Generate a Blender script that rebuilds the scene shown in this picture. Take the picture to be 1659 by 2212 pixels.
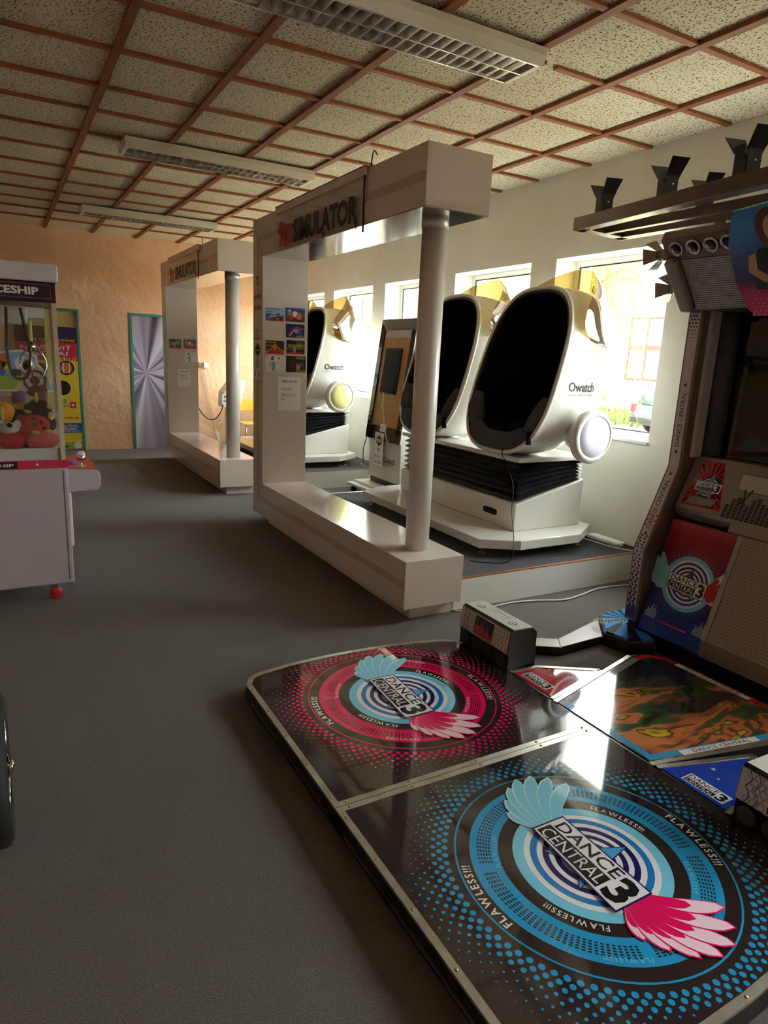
import bpy, bmesh, math, random
from mathutils import Vector, Matrix
from mathutils.bvhtree import BVHTree
random.seed(11)
for o in list(bpy.data.objects): bpy.data.objects.remove(o, do_unlink=True)
SC = bpy.context.scene
COL = SC.collection
PI = math.pi

# ------------------------------------------------------------------ camera
YAW, PITCH, ROLL = math.radians(29.793), math.radians(-13.095), math.radians(2.59)
FPX, PCX, PCY = 1445.035, 829.5, 1106.0
CAMP = Vector((0, 0, 1.567))
_f = Vector((math.sin(YAW)*math.cos(PITCH), math.cos(YAW)*math.cos(PITCH), math.sin(PITCH)))
_r0 = Vector((math.cos(YAW), -math.sin(YAW), 0)); _u0 = _r0.cross(_f)
_r = _r0*math.cos(ROLL)+_u0*math.sin(ROLL); _u = -_r0*math.sin(ROLL)+_u0*math.cos(ROLL)
cam = bpy.data.cameras.new('camera'); camo = bpy.data.objects.new('camera', cam); COL.objects.link(camo)
cam.sensor_fit = 'HORIZONTAL'; cam.sensor_width = 36.0; cam.lens = 36.0*FPX/1659.0
cam.clip_start = 0.02; cam.clip_end = 300
mw = Matrix.Identity(4)
for i in range(3):
    mw[i][0] = _r[i]; mw[i][1] = _u[i]; mw[i][2] = -_f[i]; mw[i][3] = CAMP[i]
camo.matrix_world = mw
SC.camera = camo
# photo pixel -> point on a known plane (a pixel only gives a direction)
def ray(x, y): return _r*((x-PCX)/FPX) - _u*((y-PCY)/FPX) + _f
def onx(x, y, X): d = ray(x, y); return CAMP+d*((X-CAMP.x)/d.x)
def ony(x, y, Y): d = ray(x, y); return CAMP+d*((Y-CAMP.y)/d.y)
def onz(x, y, Z): d = ray(x, y); return CAMP+d*((Z-CAMP.z)/d.z)

# ------------------------------------------------------------------ sky, exposure
W = bpy.data.worlds.new('overcast_sky'); SC.world = W; W.use_nodes = True
bg = W.node_tree.nodes['Background']
bg.inputs[0].default_value = (1.0, 0.985, 0.965, 1); bg.inputs[1].default_value = 3.2
SC.view_settings.view_transform = 'Standard'; SC.view_settings.look = 'None'
SC.view_settings.exposure = 3.2; SC.view_settings.gamma = 1.0; SC.view_settings.use_curve_mapping = False
SC.cycles.use_denoising = True
SC.cycles.max_bounces = 10; SC.cycles.diffuse_bounces = 6; SC.cycles.glossy_bounces = 5
SC.cycles.transparent_max_bounces = 12; SC.cycles.transmission_bounces = 6
SC.cycles.sample_clamp_indirect = 6.0
SC.cycles.caustics_reflective = False; SC.cycles.caustics_refractive = False

# ------------------------------------------------------------------ materials
def lin(c):
    return tuple(((v/255.0)/12.92 if v/255.0 <= 0.04045 else ((v/255.0+0.055)/1.055)**2.4) for v in c)+(1.0,)
MATS = {}
def mat(name, rgb, rough=0.5, metal=0.0, spec=0.5, coat=0.0, noise=None, bump=None, emit=0.0):
    """rgb 0-255 sRGB; noise=(scale, rgb2, lo, hi); bump=(scale, strength)"""
    if name in MATS: return MATS[name]
    m = bpy.data.materials.new(name); m.use_nodes = True; nt = m.node_tree
    b = nt.nodes['Principled BSDF']
    b.inputs['Base Color'].default_value = lin(rgb); b.inputs['Roughness'].default_value = rough
    b.inputs['Metallic'].default_value = metal; b.inputs['Specular IOR Level'].default_value = spec
    b.inputs['Coat Weight'].default_value = coat; b.inputs['Coat Roughness'].default_value = 0.05
    geo = None
    if noise or bump: geo = nt.nodes.new('ShaderNodeNewGeometry')
    if noise:
        n = nt.nodes.new('ShaderNodeTexNoise'); n.inputs['Scale'].default_value = noise[0]; n.inputs['Detail'].default_value = 4
        nt.links.new(geo.outputs['Position'], n.inputs['Vector'])
        r = nt.nodes.new('ShaderNodeValToRGB'); r.color_ramp.elements[0].position = noise[2]; r.color_ramp.elements[1].position = noise[3]
        r.color_ramp.elements[0].color = lin(noise[1]); r.color_ramp.elements[1].color = lin(rgb)
        nt.links.new(n.outputs['Fac'], r.inputs['Fac']); nt.links.new(r.outputs['Color'], b.inputs['Base Color'])
    if bump:
        n = nt.nodes.new('ShaderNodeTexNoise'); n.inputs['Scale'].default_value = bump[0]; n.inputs['Detail'].default_value = 3
        nt.links.new(geo.outputs['Position'], n.inputs['Vector'])
        bn = nt.nodes.new('ShaderNodeBump'); bn.inputs['Strength'].default_value = bump[1]; bn.inputs['Distance'].default_value = 0.01
        nt.links.new(n.outputs['Fac'], bn.inputs['Height']); nt.links.new(bn.outputs['Normal'], b.inputs['Normal'])
    MATS[name] = m
    return m
def clear_mat(name, tint, gloss, rough=0.02, gtint=(255, 255, 255)):
    """thin clear sheet: tinted see-through mixed with a mirror by fresnel + constant"""
    if name in MATS: return MATS[name]
    m = bpy.data.materials.new(name); m.use_nodes = True; nt = m.node_tree; nt.nodes.clear()
    o = nt.nodes.new('ShaderNodeOutputMaterial'); mx = nt.nodes.new('ShaderNodeMixShader')
    t = nt.nodes.new('ShaderNodeBsdfTransparent'); t.inputs[0].default_value = lin(tint)
    g = nt.nodes.new('ShaderNodeBsdfGlossy'); g.inputs['Color'].default_value = lin(gtint); g.inputs['Roughness'].default_value = rough
    lw = nt.nodes.new('ShaderNodeLayerWeight'); lw.inputs['Blend'].default_value = 0.5
    pw = nt.nodes.new('ShaderNodeMath'); pw.operation = 'POWER'; pw.inputs[1].default_value = 5.0
    ad = nt.nodes.new('ShaderNodeMath'); ad.operation = 'MULTIPLY_ADD'; ad.use_clamp = True; ad.inputs[1].default_value = 0.7; ad.inputs[2].default_value = gloss+0.02
    nt.links.new(lw.outputs['Facing'], pw.inputs[0]); nt.links.new(pw.outputs[0], ad.inputs[0]); nt.links.new(ad.outputs[0], mx.inputs[0])
    nt.links.new(t.outputs[0], mx.inputs[1]); nt.links.new(g.outputs[0], mx.inputs[2]); nt.links.new(mx.outputs[0], o.inputs[0])
    MATS[name] = m
    return m
class NT:
    """short-hand for node graphs"""
    def __init__(s, name, rough=0.5, metal=0.0, coat=0.0, spec=0.5):
        s.m = bpy.data.materials.new(name); s.m.use_nodes = True; s.t = s.m.node_tree; s.b = s.t.nodes['Principled BSDF']
        s.b.inputs['Roughness'].default_value = rough; s.b.inputs['Metallic'].default_value = metal
        s.b.inputs['Coat Weight'].default_value = coat; s.b.inputs['Coat Roughness'].default_value = 0.04; s.b.inputs['Specular IOR Level'].default_value = spec
        MATS[name] = s.m
    def n(s, typ, **kw):
        nd = s.t.nodes.new(typ)
        for k, v in kw.items(): setattr(nd, k, v)
        return nd
    def l(s, a, b): s.t.links.new(a, b)
    def math(s, op, a, b=None, c=None):
        nd = s.t.nodes.new('ShaderNodeMath'); nd.operation = op
        for i, v in enumerate((a, b, c)):
            if v is None: continue
            if isinstance(v, (int, float)): nd.inputs[i].default_value = v
            else: s.l(v, nd.inputs[i])
        return nd.outputs[0]
    def ramp(s, fac, stops, interp='LINEAR'):
        r = s.t.nodes.new('ShaderNodeValToRGB'); r.color_ramp.interpolation = interp
        e = r.color_ramp.elements
        while len(e) < len(stops): e.new(0.5)
        for i, (p, c) in enumerate(stops): e[i].position = p; e[i].color = lin(c)
        s.l(fac, r.inputs[0]); return r.outputs[0]
    def pos(s):
        g = s.t.nodes.new('ShaderNodeNewGeometry'); x = s.t.nodes.new('ShaderNodeSeparateXYZ'); s.l(g.outputs['Position'], x.inputs[0])
        return g.outputs['Position'], x.outputs[0], x.outputs[1], x.outputs[2]
    def mix(s, fac, a, b):
        nd = s.t.nodes.new('ShaderNodeMix'); nd.data_type = 'RGBA'
        if isinstance(fac, (int, float)): nd.inputs[0].default_value = fac
        else: s.l(fac, nd.inputs[0])
        for i, v in ((6, a), (7, b)):
            if isinstance(v, tuple): nd.inputs[i].default_value = lin(v)
            else: s.l(v, nd.inputs[i])
        return nd.outputs[2]
    def noise(s, vec, scale, detail=3, dist=0.0, rough=0.5):
        nd = s.t.nodes.new('ShaderNodeTexNoise'); nd.inputs['Scale'].default_value = scale; nd.inputs['Detail'].default_value = detail
        nd.inputs['Distortion'].default_value = dist; nd.inputs['Roughness'].default_value = rough; s.l(vec, nd.inputs['Vector']); return nd.outputs['Fac']
    def color(s, c): s.l(c, s.b.inputs['Base Color'])
    def bump(s, h, strength, dist=0.01):
        b = s.t.nodes.new('ShaderNodeBump'); b.inputs['Strength'].default_value = strength; b.inputs['Distance'].default_value = dist
        s.l(h, b.inputs['Height']); s.l(b.outputs[0], s.b.inputs['Normal'])

def carpet_mat(name, dark, light, patch):
    q = NT(name, rough=0.95, spec=0.1); p, x, y, z = q.pos()
    a = q.noise(p, 260, 3, 0, 0.7); b = q.noise(p, 2.2, 3)
    c = q.ramp(a, [(0.34, dark), (0.5, tuple((d+l)//2 for d, l in zip(dark, light))), (0.68, light)])
    c2 = q.mix(q.math('MULTIPLY', b, 0.35), c, patch); q.color(c2); q.bump(a, 0.6, 0.004); q.b.inputs['Sheen Weight'].default_value = 0.22; q.b.inputs['Sheen Roughness'].default_value = 0.4; return q.m
carpet_mat('carpet_grey', (76, 72, 71), (132, 126, 123), (92, 85, 82))
carpet_mat('carpet_stage', (40, 42, 48), (88, 90, 96), (52, 53, 58))
def tile_mat():
    q = NT('ceiling_tile_mineral', rough=0.95, spec=0.1); p, x, y, z = q.pos()
    base = q.ramp(q.noise(p, 3.0, 2), [(0.3, (222, 212, 190)), (0.7, (232, 223, 203))])
    w = q.n('ShaderNodeTexNoise'); w.inputs['Scale'].default_value = 45; w.inputs['Detail'].default_value = 1; q.l(p, w.inputs['Vector'])
    vm = q.n('ShaderNodeVectorMath', operation='MULTIPLY_ADD'); q.l(w.outputs['Color'], vm.inputs[0]); vm.inputs[1].default_value = (0.034, 0.034, 0.0); q.l(p, vm.inputs[2])
    v = q.n('ShaderNodeTexVoronoi', feature='F1', voronoi_dimensions='2D'); v.inputs['Scale'].default_value = 48; v.inputs['Randomness'].default_value = 0.9; q.l(vm.outputs[0], v.inputs['Vector'])
    hole = q.ramp(v.outputs['Distance'], [(0.15, (126, 108, 82)), (0.24, (255, 255, 255))])
    mx = q.n('ShaderNodeMix', data_type='RGBA', blend_type='MULTIPLY'); mx.inputs[0].default_value = 1.0
    q.l(base, mx.inputs[6]); q.l(hole, mx.inputs[7]); q.color(mx.outputs[2])
    q.bump(hole, 0.5, 0.004); return q.m
tile_mat()
def wood_mat(name, c1, c2, c3, axis):
    q = NT(name, rough=0.6); p, x, y, z = q.pos()
    mp = q.n('ShaderNodeMapping'); q.l(p, mp.inputs['Vector'])
    mp.inputs['Scale'].default_value = (40, 3, 40) if axis == 'y' else ((3, 40, 40) if axis == 'x' else (40, 40, 3))
    a = q.noise(mp.outputs[0], 1.2, 5, 0.6)
    k = q.noise(p, 1.7, 2)
    c = q.ramp(a, [(0.3, c1), (0.55, c2), (0.75, c3)]); q.color(q.mix(q.math('MULTIPLY', k, 0.45), c, c1)); return q.m
wood_mat('batten_wood_long', (122, 66, 36), (152, 88, 50), (174, 108, 64), 'y')
wood_mat('batten_wood_cross', (132, 72, 36), (164, 96, 50), (186, 118, 66), 'x')
def plaster(name, c1, c2, b1=0.25):
    q = NT(name, rough=0.85, spec=0.2); p, x, y, z = q.pos()
    a = q.noise(p, 1.6, 5, 0.8); b = q.noise(p, 14, 4)
    q.color(q.ramp(a, [(0.3, c1), (0.7, c2)]))
    q.bump(q.math('ADD', q.math('MULTIPLY', a, 2.0), q.math('MULTIPLY', b, 0.35)), b1, 0.05); return q.m
plaster('wall_paint_white', (228, 226, 218), (236, 234, 227), 0.12)
plaster('wall_paint_peach', (234, 186, 148), (244, 204, 170), 0.4)
wood_mat('plywood_board', (160, 116, 66), (186, 142, 88), (200, 158, 104), 'z')
mat('white_gloss', (215, 212, 206), 0.12, coat=0.3)
mat('white_laminate', (224, 212, 205), 0.09, coat=0.3)
mat('white_satin', (232, 232, 230), 0.4)
mat('white_pvc', (240, 241, 240), 0.3)
mat('strip_grey', (196, 186, 180), 0.25)
mat('paper', (240, 240, 240), 0.6)
mat('ink', (28, 28, 30), 0.6)
mat('ink_grey', (105, 104, 108), 0.6)
mat('red_ink', (196, 30, 38), 0.4)
mat('black_plastic', (22, 21, 23), 0.35)
mat('black_gloss', (12, 12, 14), 0.06, coat=0.4)
mat('black_matte', (16, 15, 16), 0.8)
mat('black_fabric', (20, 19, 20), 0.95, spec=0.1, bump=(300, 0.3))
mat('grey_fabric', (78, 77, 78), 0.95, spec=0.1, bump=(120, 0.3))
mat('chrome', (205, 207, 210), 0.12, metal=1.0)
mat('steel', (168, 166, 164), 0.32, metal=1.0)
mat('brass', (176, 150, 100), 0.35, metal=1.0)
mat('steel_dark', (112, 104, 102), 0.38, metal=0.85)
mat('alu_trim', (192, 188, 178), 0.32, metal=0.8, noise=(14, (172, 166, 154), 0.35, 0.65))
mat('rubber', (24, 23, 24), 0.7)
mat('cable_white', (216, 210, 196), 0.5)
mat('cable_black', (30, 29, 31), 0.5)
clear_mat('window_glass', (240, 246, 244), 0.0)
clear_mat('acrylic_clear', (252, 252, 252), 0.0)

# ------------------------------------------------------------------ mesh helper
ORG = {}
_txt = {}
def text_geo(s, bold=0.0, spacing=1.0):
    k = (s, bold, spacing)
    if k in _txt: return _txt[k]
    cu = bpy.data.curves.new('t', 'FONT'); cu.body = s; cu.size = 1.0; cu.offset = bold; cu.space_character = spacing
    cu.resolution_u = 2
    o = bpy.data.objects.new('t', cu); COL.objects.link(o)
    me = bpy.data.meshes.new_from_object(o.evaluated_get(bpy.context.evaluated_depsgraph_get()))
    vs = [(v.co.x, v.co.y) for v in me.vertices]; fs = [tuple(p.vertices) for p in me.polygons]
    bpy.data.meshes.remove(me); bpy.data.objects.remove(o, do_unlink=True); bpy.data.curves.remove(cu)
    if not vs: vs = [(0, 0)]
    xs = [v[0] for v in vs]; ys = [v[1] for v in vs]
    _txt[k] = (vs, fs, min(xs), max(xs), min(ys), max(ys))
    return _txt[k]
def frame(o, u, v):
    """matrix taking (a, b, h) to o + a*u + b*v + h*n"""
    u = Vector(u).normalized(); v = Vector(v); v = (v-u*v.dot(u)).normalized(); n = u.cross(v)
    m = Matrix.Identity(4)
    for i in range(3): m[i][0] = u[i]; m[i][1] = v[i]; m[i][2] = n[i]; m[i][3] = o[i]
    return m
class MB:
    def __init__(s): s.v = []; s.f = []; s.mi = []; s.mats = []; s.sm = []
    def _m(s, m):
        m = MATS[m] if isinstance(m, str) else m
        if m not in s.mats: s.mats.append(m)
        return s.mats.index(m)
    def add(s, vs, fs, m, smooth=False, M=None):
        b = len(s.v); k = s._m(m)
        for p in vs:
            p = Vector(p); s.v.append(M @ p if M is not None else p)
        for f in fs: s.f.append(tuple(b+i for i in f)); s.mi.append(k); s.sm.append(smooth)
        return s
    def box(s, x0, x1, y0, y1, z0, z1, m, M=None):
        vs = [(x0,y0,z0),(x1,y0,z0),(x1,y1,z0),(x0,y1,z0),(x0,y0,z1),(x1,y0,z1),(x1,y1,z1),(x0,y1,z1)]
        return s.add(vs, [(0,3,2,1),(4,5,6,7),(0,1,5,4),(1,2,6,5),(2,3,7,6),(3,0,4,7)], m, M=M)
    def prism(s, poly, axis, a, b, m, M=None):
        n = len(poly)
        def P(p, t):
            if axis == 'z': return (p[0], p[1], t)
            if axis == 'y': return (p[0], t, p[1])
            return (t, p[0], p[1])
        vs = [P(p, a) for p in poly]+[P(p, b) for p in poly]
        fs = [tuple(range(n-1, -1, -1)), tuple(range(n, 2*n))]+[(i, (i+1) % n, n+(i+1) % n, n+i) for i in range(n)]
        return s.add(vs, fs, m, M=M)
    def tube(s, pts, r, m, n=8, caps=True, rs=None, M=None):
        pts = [Vector(p) for p in pts]; vs = []; fs = []; up = None
        for i, p in enumerate(pts):
            d = (pts[min(i+1, len(pts)-1)]-pts[max(i-1, 0)]).normalized()
            if up is None: up = d.orthogonal().normalized()
            up = (up-d*up.dot(d)); up = up.normalized() if up.length > 1e-6 else d.orthogonal().normalized()
            sd = d.cross(up); rr = rs[i] if rs else r
            for k in range(n):
                a = 2*PI*k/n; vs.append(p+up*(math.cos(a)*rr)+sd*(math.sin(a)*rr))
        for i in range(len(pts)-1):
            for k in range(n): fs.append((i*n+k, i*n+(k+1) % n, (i+1)*n+(k+1) % n, (i+1)*n+k))
        if caps: fs.append(tuple(range(n-1, -1, -1))); fs.append(tuple(range((len(pts)-1)*n, len(pts)*n)))
        return s.add(vs, fs, m, True, M)
    def cyl(s, p0, p1, r, m, n=20, r1=None): return s.tube([p0, p1], r, m, n, rs=[r, r if r1 is None else r1])
    def lathe(s, prof, m, n=32, M=None, smooth=True):
        vs = []; fs = []
        for (r, z) in prof:
            for k in range(n): a = 2*PI*k/n; vs.append((r*math.cos(a), r*math.sin(a), z))
        for i in range(len(prof)-1):
            for k in range(n): fs.append((i*n+k, i*n+(k+1) % n, (i+1)*n+(k+1) % n, (i+1)*n+k))
        if prof[0][0] > 1e-5: fs.append(tuple(range(n-1, -1, -1)))
        if prof[-1][0] > 1e-5: fs.append(tuple(range((len(prof)-1)*n, len(prof)*n)))
        return s.add(vs, fs, m, smooth, M)
    def blob(s, c, r, m, n=16, k=10, M=None):
        vs = []; fs = []; c = Vector(c)
        for i in range(k+1):
            t = PI*i/k
            for j in range(n):
                a = 2*PI*j/n; vs.append((c.x+r[0]*math.sin(t)*math.cos(a), c.y+r[1]*math.sin(t)*math.sin(a), c.z+r[2]*math.cos(t)))
        for i in range(k):
            for j in range(n): fs.append((i*n+j, (i+1)*n+j, (i+1)*n+(j+1) % n, i*n+(j+1) % n))
        return s.add(vs, fs, m, True, M)
    def flat(s, pts, m, M, h=0.0):
        return s.add([(p[0], p[1], h) for p in pts], [tuple(range(len(pts)))], m, M=M)
    def rect(s, u0, u1, v0, v1, m, M, h=0.0): return s.flat([(u0,v0),(u1,v0),(u1,v1),(u0,v1)], m, M, h)
    def ring(s, r0, r1, m, M, h=0.0, n=72, c=(0, 0)):
        vs = []; fs = []
        for k in range(n):
            a = 2*PI*k/n; vs += [(c[0]+r0*math.cos(a), c[1]+r0*math.sin(a), h), (c[0]+r1*math.cos(a), c[1]+r1*math.sin(a), h)]
        for k in range(n): j = (k+1) % n; fs.append((2*k, 2*k+1, 2*j+1, 2*j))
        return s.add(vs, fs, m, M=M)
    def disc(s, c, r, m, M, h=0.0, n=10, ry=None):
        return s.flat([(c[0]+r*math.cos(2*PI*k/n), c[1]+(ry or r)*math.sin(2*PI*k/n)) for k in range(n)], m, M, h)
    def text(s, t, u0, u1, v0, v1, m, M, h=0.0, bold=0.0, keep=False, spacing=1.0):
        """fit the string into a box"""
        vs, fs, x0, x1, y0, y1 = text_geo(t, bold, spacing)
        sx = (u1-u0)/max(x1-x0, 1e-6); sy = (v1-v0)/max(y1-y0, 1e-6)
        if keep: sx = sy = min(sx, sy)
        return s.add([(u0+(x-x0)*sx, v0+(y-y0)*sy, h) for x, y in vs], fs, m, M=M)
    def arc_text(s, t, r, a0, size, m, M, h=0.0, bold=0.01, track=1.12):
        """letters clockwise from angle a0 (deg), tops outward"""
        a = math.radians(a0)
        for ch in t:
            vs, fs, x0, x1, y0, y1 = text_geo(ch, bold)
            w = (x1-x0)*size; adv = w*track+size*0.10
            am = a-(w/2)/r; ca, sa = math.cos(am), math.sin(am)
            out = []
            for x, y in vs:
                px = (x-(x0+x1)/2)*size; py = r+y*size
                out.append((py*ca+px*sa, py*sa-px*ca, h))
            s.add(out, fs, m, M=M)
            a -= adv/r
        return s
    def star(s, c, R, r, m, M, h=0.0, n=5, rot=PI/2):
        p = []
        for k in range(2*n):
            a = rot+PI*k/n; q = R if k % 2 == 0 else r; p.append((c[0]+q*math.cos(a), c[1]+q*math.sin(a)))
        return s.flat(p, m, M, h)
    def build(s, name, parent=None, org=None, bevel=0.0, seg=2, recalc=True):
        if parent is not None: org = ORG[parent.name]
        org = Vector(org) if org is not None else Vector((0, 0, 0))
        me = bpy.data.meshes.new(name)
        me.from_pydata([v-org for v in s.v], [], s.f)
        for m in s.mats: me.materials.append(m)
        me.polygons.foreach_set('material_index', s.mi); me.polygons.foreach_set('use_smooth', s.sm)
        if recalc:
            b = bmesh.new(); b.from_mesh(me); bmesh.ops.recalc_face_normals(b, faces=b.faces); b.to_mesh(me); b.free()
        me.update()
        o = bpy.data.objects.new(name, me); COL.objects.link(o); ORG[o.name] = org
        if parent is not None: o.parent = parent
        else: o.location = org
        if bevel:
            md = o.modifiers.new('edge', 'BEVEL'); md.width = bevel; md.segments = seg; md.limit_method = 'ANGLE'; md.angle_limit = math.radians(40)
        return o
def tag(o, label, cat, group=None):
    o['label'] = label; o['category'] = cat
    if group: o['group'] = group
    return o
def thing(name, label, cat, loc, group=None):
    o = bpy.data.objects.new(name, None); o.empty_display_size = 0.1; COL.objects.link(o); o.location = loc; ORG[o.name] = Vector(loc)
    return tag(o, label, cat, group)
def struct(o): o['kind'] = 'structure'; return o
def sroot(name, loc):
    o = bpy.data.objects.new(name, None); COL.objects.link(o); o.location = loc; ORG[o.name] = Vector(loc); return struct(o)
def copy_tree(o, delta, parent=None):
    c = o.copy(); COL.objects.link(c)
    if parent is None: c.location = o.location+Vector(delta); 
    else: c.parent = parent
    for ch in list(o.children): copy_tree(ch, delta, c)
    return c
def smooth_path(pts, n=8):
    """Catmull-Rom through points"""
    P = [Vector(p) for p in pts]; P = [P[0]*2-P[1]]+P+[P[-1]*2-P[-2]]; out = []
    for i in range(1, len(P)-2):
        for k in range(n):
            t = k/n; a, b, c, d = P[i-1], P[i], P[i+1], P[i+2]
            out.append(0.5*((2*b)+(c-a)*t+(2*a-5*b+4*c-d)*t*t+(3*b-a-3*c+d)*t**3))
    out.append(P[-2]); return out
# ================================================================== room shell
XR, XL, YF, YB, ZC = 4.17, -3.4, 10.9, -3.2, 3.103
struct(MB().box(XL-.2, XR+.3, YB-.2, YF+.2, -.1, 0, 'carpet_grey').build('floor'))

# ---- ceiling: slab, wooden battens, mineral tiles
AX = [0.665, 1.27, 1.863, 2.463, 3.057, 3.667]
AX = [0.665-0.6*k for k in range(6, 0, -1)]+AX
BY = [2.484, 3.064, 3.661, 4.249, 4.853, 5.348, 5.917, 6.524, 7.14, 7.754, 8.332, 8.902, 9.489, 10.125]
BY = [2.484-0.59*k for k in range(9, 0, -1)]+BY
ceil = struct(MB().box(XL-.2, XR+.3, YB-.2, YF+.2, ZC+.02, ZC+.15, 'white_satin').build('ceiling'))
unit = MB().box(-.5, .5, -.5, .5, 0, 1, 'ceiling_tile_mineral').build('ceiling_tile', ceil)
unit.hide_render = False
tm = unit.data; bpy.data.objects.remove(unit, do_unlink=True)
xs = [XL]+AX+[XR]; ys = [YB]+BY+[YF]
rest = MB()
for i in range(len(xs)-1):
    for j in range(len(ys)-1):
        cx_, cy_ = (xs[i]+xs[i+1])/2, (ys[j]+ys[j+1])/2; w, d = xs[i+1]-xs[i], ys[j+1]-ys[j]
        vis = cx_ > -0.6 and cy_ > 1.6
        if vis:
            o = bpy.data.objects.new('ceiling_tile', tm); COL.objects.link(o); o.parent = ceil
            o.location = (cx_, cy_, ZC+random.uniform(0, .003)); o.scale = (w-.004, d-.004, .02)
        else:
            rest.box(cx_-w/2+.002, cx_+w/2-.002, cy_-d/2+.002, cy_+d/2-.002, ZC, ZC+.02, 'ceiling_tile_mineral')
r = rest.build('ceiling_tile_field', ceil); r['kind'] = 'stuff'
ul = MB().box(-.5, .5, -.5, .5, -1, 0, 'batten_wood_long').build('batten', ceil); lm = ul.data; bpy.data.objects.remove(ul, do_unlink=True)
uc = MB().box(-.5, .5, -.5, .5, -1, 0, 'batten_wood_cross').build('batten', ceil); cm = uc.data; bpy.data.objects.remove(uc, do_unlink=True)
restb = MB()
for i, x in enumerate(AX):
    if x < -0.2:
        restb.box(x-.022, x+.022, YB, YF, ZC-.02, ZC, 'batten_wood_long'); continue
    cuts = [YB, 0.9, 4.6+0.3*(i % 3), 7.9+0.2*(i % 2), YF]
    for a, b in zip(cuts[:-1], cuts[1:]):
        o = bpy.data.objects.new('batten', lm); COL.objects.link(o); o.parent = ceil
        o.location = (x+random.uniform(-.004, .004), (a+b)/2, ZC+.001); o.scale = (.046+random.uniform(-.004, .004), b-a-.002, .022)
for j, y in enumerate(BY):
    for i in range(len(xs)-1):
        a, b = xs[i], xs[i+1]
        if (a+b)/2 < -0.6 or y < 1.6:
            restb.box(a+.022, b-.022, y-.02, y+.02, ZC-.016, ZC, 'batten_wood_cross'); continue
        segs = [(a+.02, b-.02)]
        if abs(y-3.064) < .01 and abs(a-2.463) < .01: segs = [(2.483, 2.60), (2.68, 3.037)]     # broken piece
        if abs(y-5.348) < .01 and abs(a-2.463) < .01: segs = [(2.483, 2.80)]                     # piece fallen off
        for (p, q) in segs:
            o = bpy.data.objects.new('batten', cm); COL.objects.link(o); o.parent = ceil
            o.location = ((p+q)/2, y+random.uniform(-.004, .004), ZC+.001); o.scale = (q-p, .038+random.uniform(-.003, .003), .018)
r = restb.build('batten_field', ceil); r['kind'] = 'stuff'

# ---- window wall
WZ0, WZ1 = 1.02, 2.43
WY = [(3.372+1.4815*k, 4.537+1.4815*k) for k in range(-4, 5)]
WY[-1] = (9.305, 10.47)
WOFF = 4      # the first four of the row lie outside the picture or behind the dance machine
mb = MB()
XO = XR+.42
mb.box(XR, XO, YB-.2, YF+.2, -.6, WZ0, 'wall_paint_white'); mb.box(XR, XO, YB-.2, YF+.2, WZ1, ZC+.3, 'wall_paint_white')
edges = [YB-.2]+[e for w in WY for e in w]+[YF+.2]
for k in range(0, len(edges), 2): mb.box(XR, XO, edges[k], edges[k+1], WZ0, WZ1, 'wall_paint_white')
struct(mb.build('wall_right'))
for n, (a, b) in enumerate(WY):
    root = sroot('window_%d' % (n+1) + ('_offscreen' if n < WOFF else ''), (XR+.24, (a+b)/2, WZ0))
    f = MB(); X0, X1 = XR+.225, XR+.285; t = .05
    f.box(X0, X1, a, a+t, WZ0, WZ1, 'white_pvc'); f.box(X0, X1, b-t, b, WZ0, WZ1, 'white_pvc')
    f.box(X0, X1, a+t, b-t, WZ0, WZ0+t, 'white_pvc'); f.box(X0, X1, a+t, b-t, WZ1-t, WZ1, 'white_pvc')
    f.build('window_frame', root, bevel=.006)
    g = MB(); e = .008
    for (p, q, r_, s_) in ((a+t, a+t+e, WZ0+t, WZ1-t), (b-t-e, b-t, WZ0+t, WZ1-t), (a+t, b-t, WZ0+t, WZ0+t+e), (a+t, b-t, WZ1-t-e, WZ1-t)):
        g.box(X0-.003, X0+.012, p, q, r_, s_, 'rubber')
    g.build('gasket', root)
    MB().box(X0+.015, X0+.021, a+t, b-t, WZ0+t, WZ1-t, 'window_glass').build('pane', root)
    MB().box(XR-.012, X0, a, b, WZ0-.012, WZ0+.012, 'white_pvc').build('sill', root, bevel=.004)

# ---- far wall with two door openings, plain left and rear walls
D1 = (1.72, 2.34); D2 = (0.10, 1.03); DZ = 2.03
mb = MB()
mb.box(XL-.2, D2[0], YF, YF+.2, -.1, ZC+.02, 'wall_paint_peach'); mb.box(D2[1], D1[0], YF, YF+.2, -.1, ZC+.02, 'wall_paint_peach')
mb.box(D1[1], XR, YF, YF+.2, -.1, ZC+.02, 'wall_paint_peach')
mb.box(D2[0], D2[1], YF, YF+.2, DZ, ZC+.02, 'wall_paint_peach'); mb.box(D1[0], D1[1], YF, YF+.2, DZ, ZC+.02, 'wall_paint_peach')
struct(mb.build('wall_far'))
mat('teal_paint', (62, 150, 142), 0.5)
def starburst():
    q = NT('door_starburst_print', rough=0.3); p, x, y, z = q.pos()
    c = ony(317, 806, YF)
    th = q.math('ARCTAN2', q.math('SUBTRACT', z, c.z), q.math('SUBTRACT', x, c.x))
    s = None
    for k, ph, w in ((7, 0.4, .32), (11, 1.9, .3), (19, 4.0, .22), (29, 2.2, .16)):
        t = q.math('MULTIPLY', q.math('SINE', q.math('ADD', q.math('MULTIPLY', th, k), ph)), w)
        s = t if s is None else q.math('ADD', s, t)
    q.color(q.ramp(q.math('ADD', q.math('MULTIPLY', s, .5), .5), [(0.12, (84, 76, 98)), (0.42, (158, 148, 178)), (0.72, (206, 198, 220)), (0.95, (236, 230, 242))])); return q.m
starburst()
mat('door_cream', (206, 180, 122), 0.5)
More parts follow.
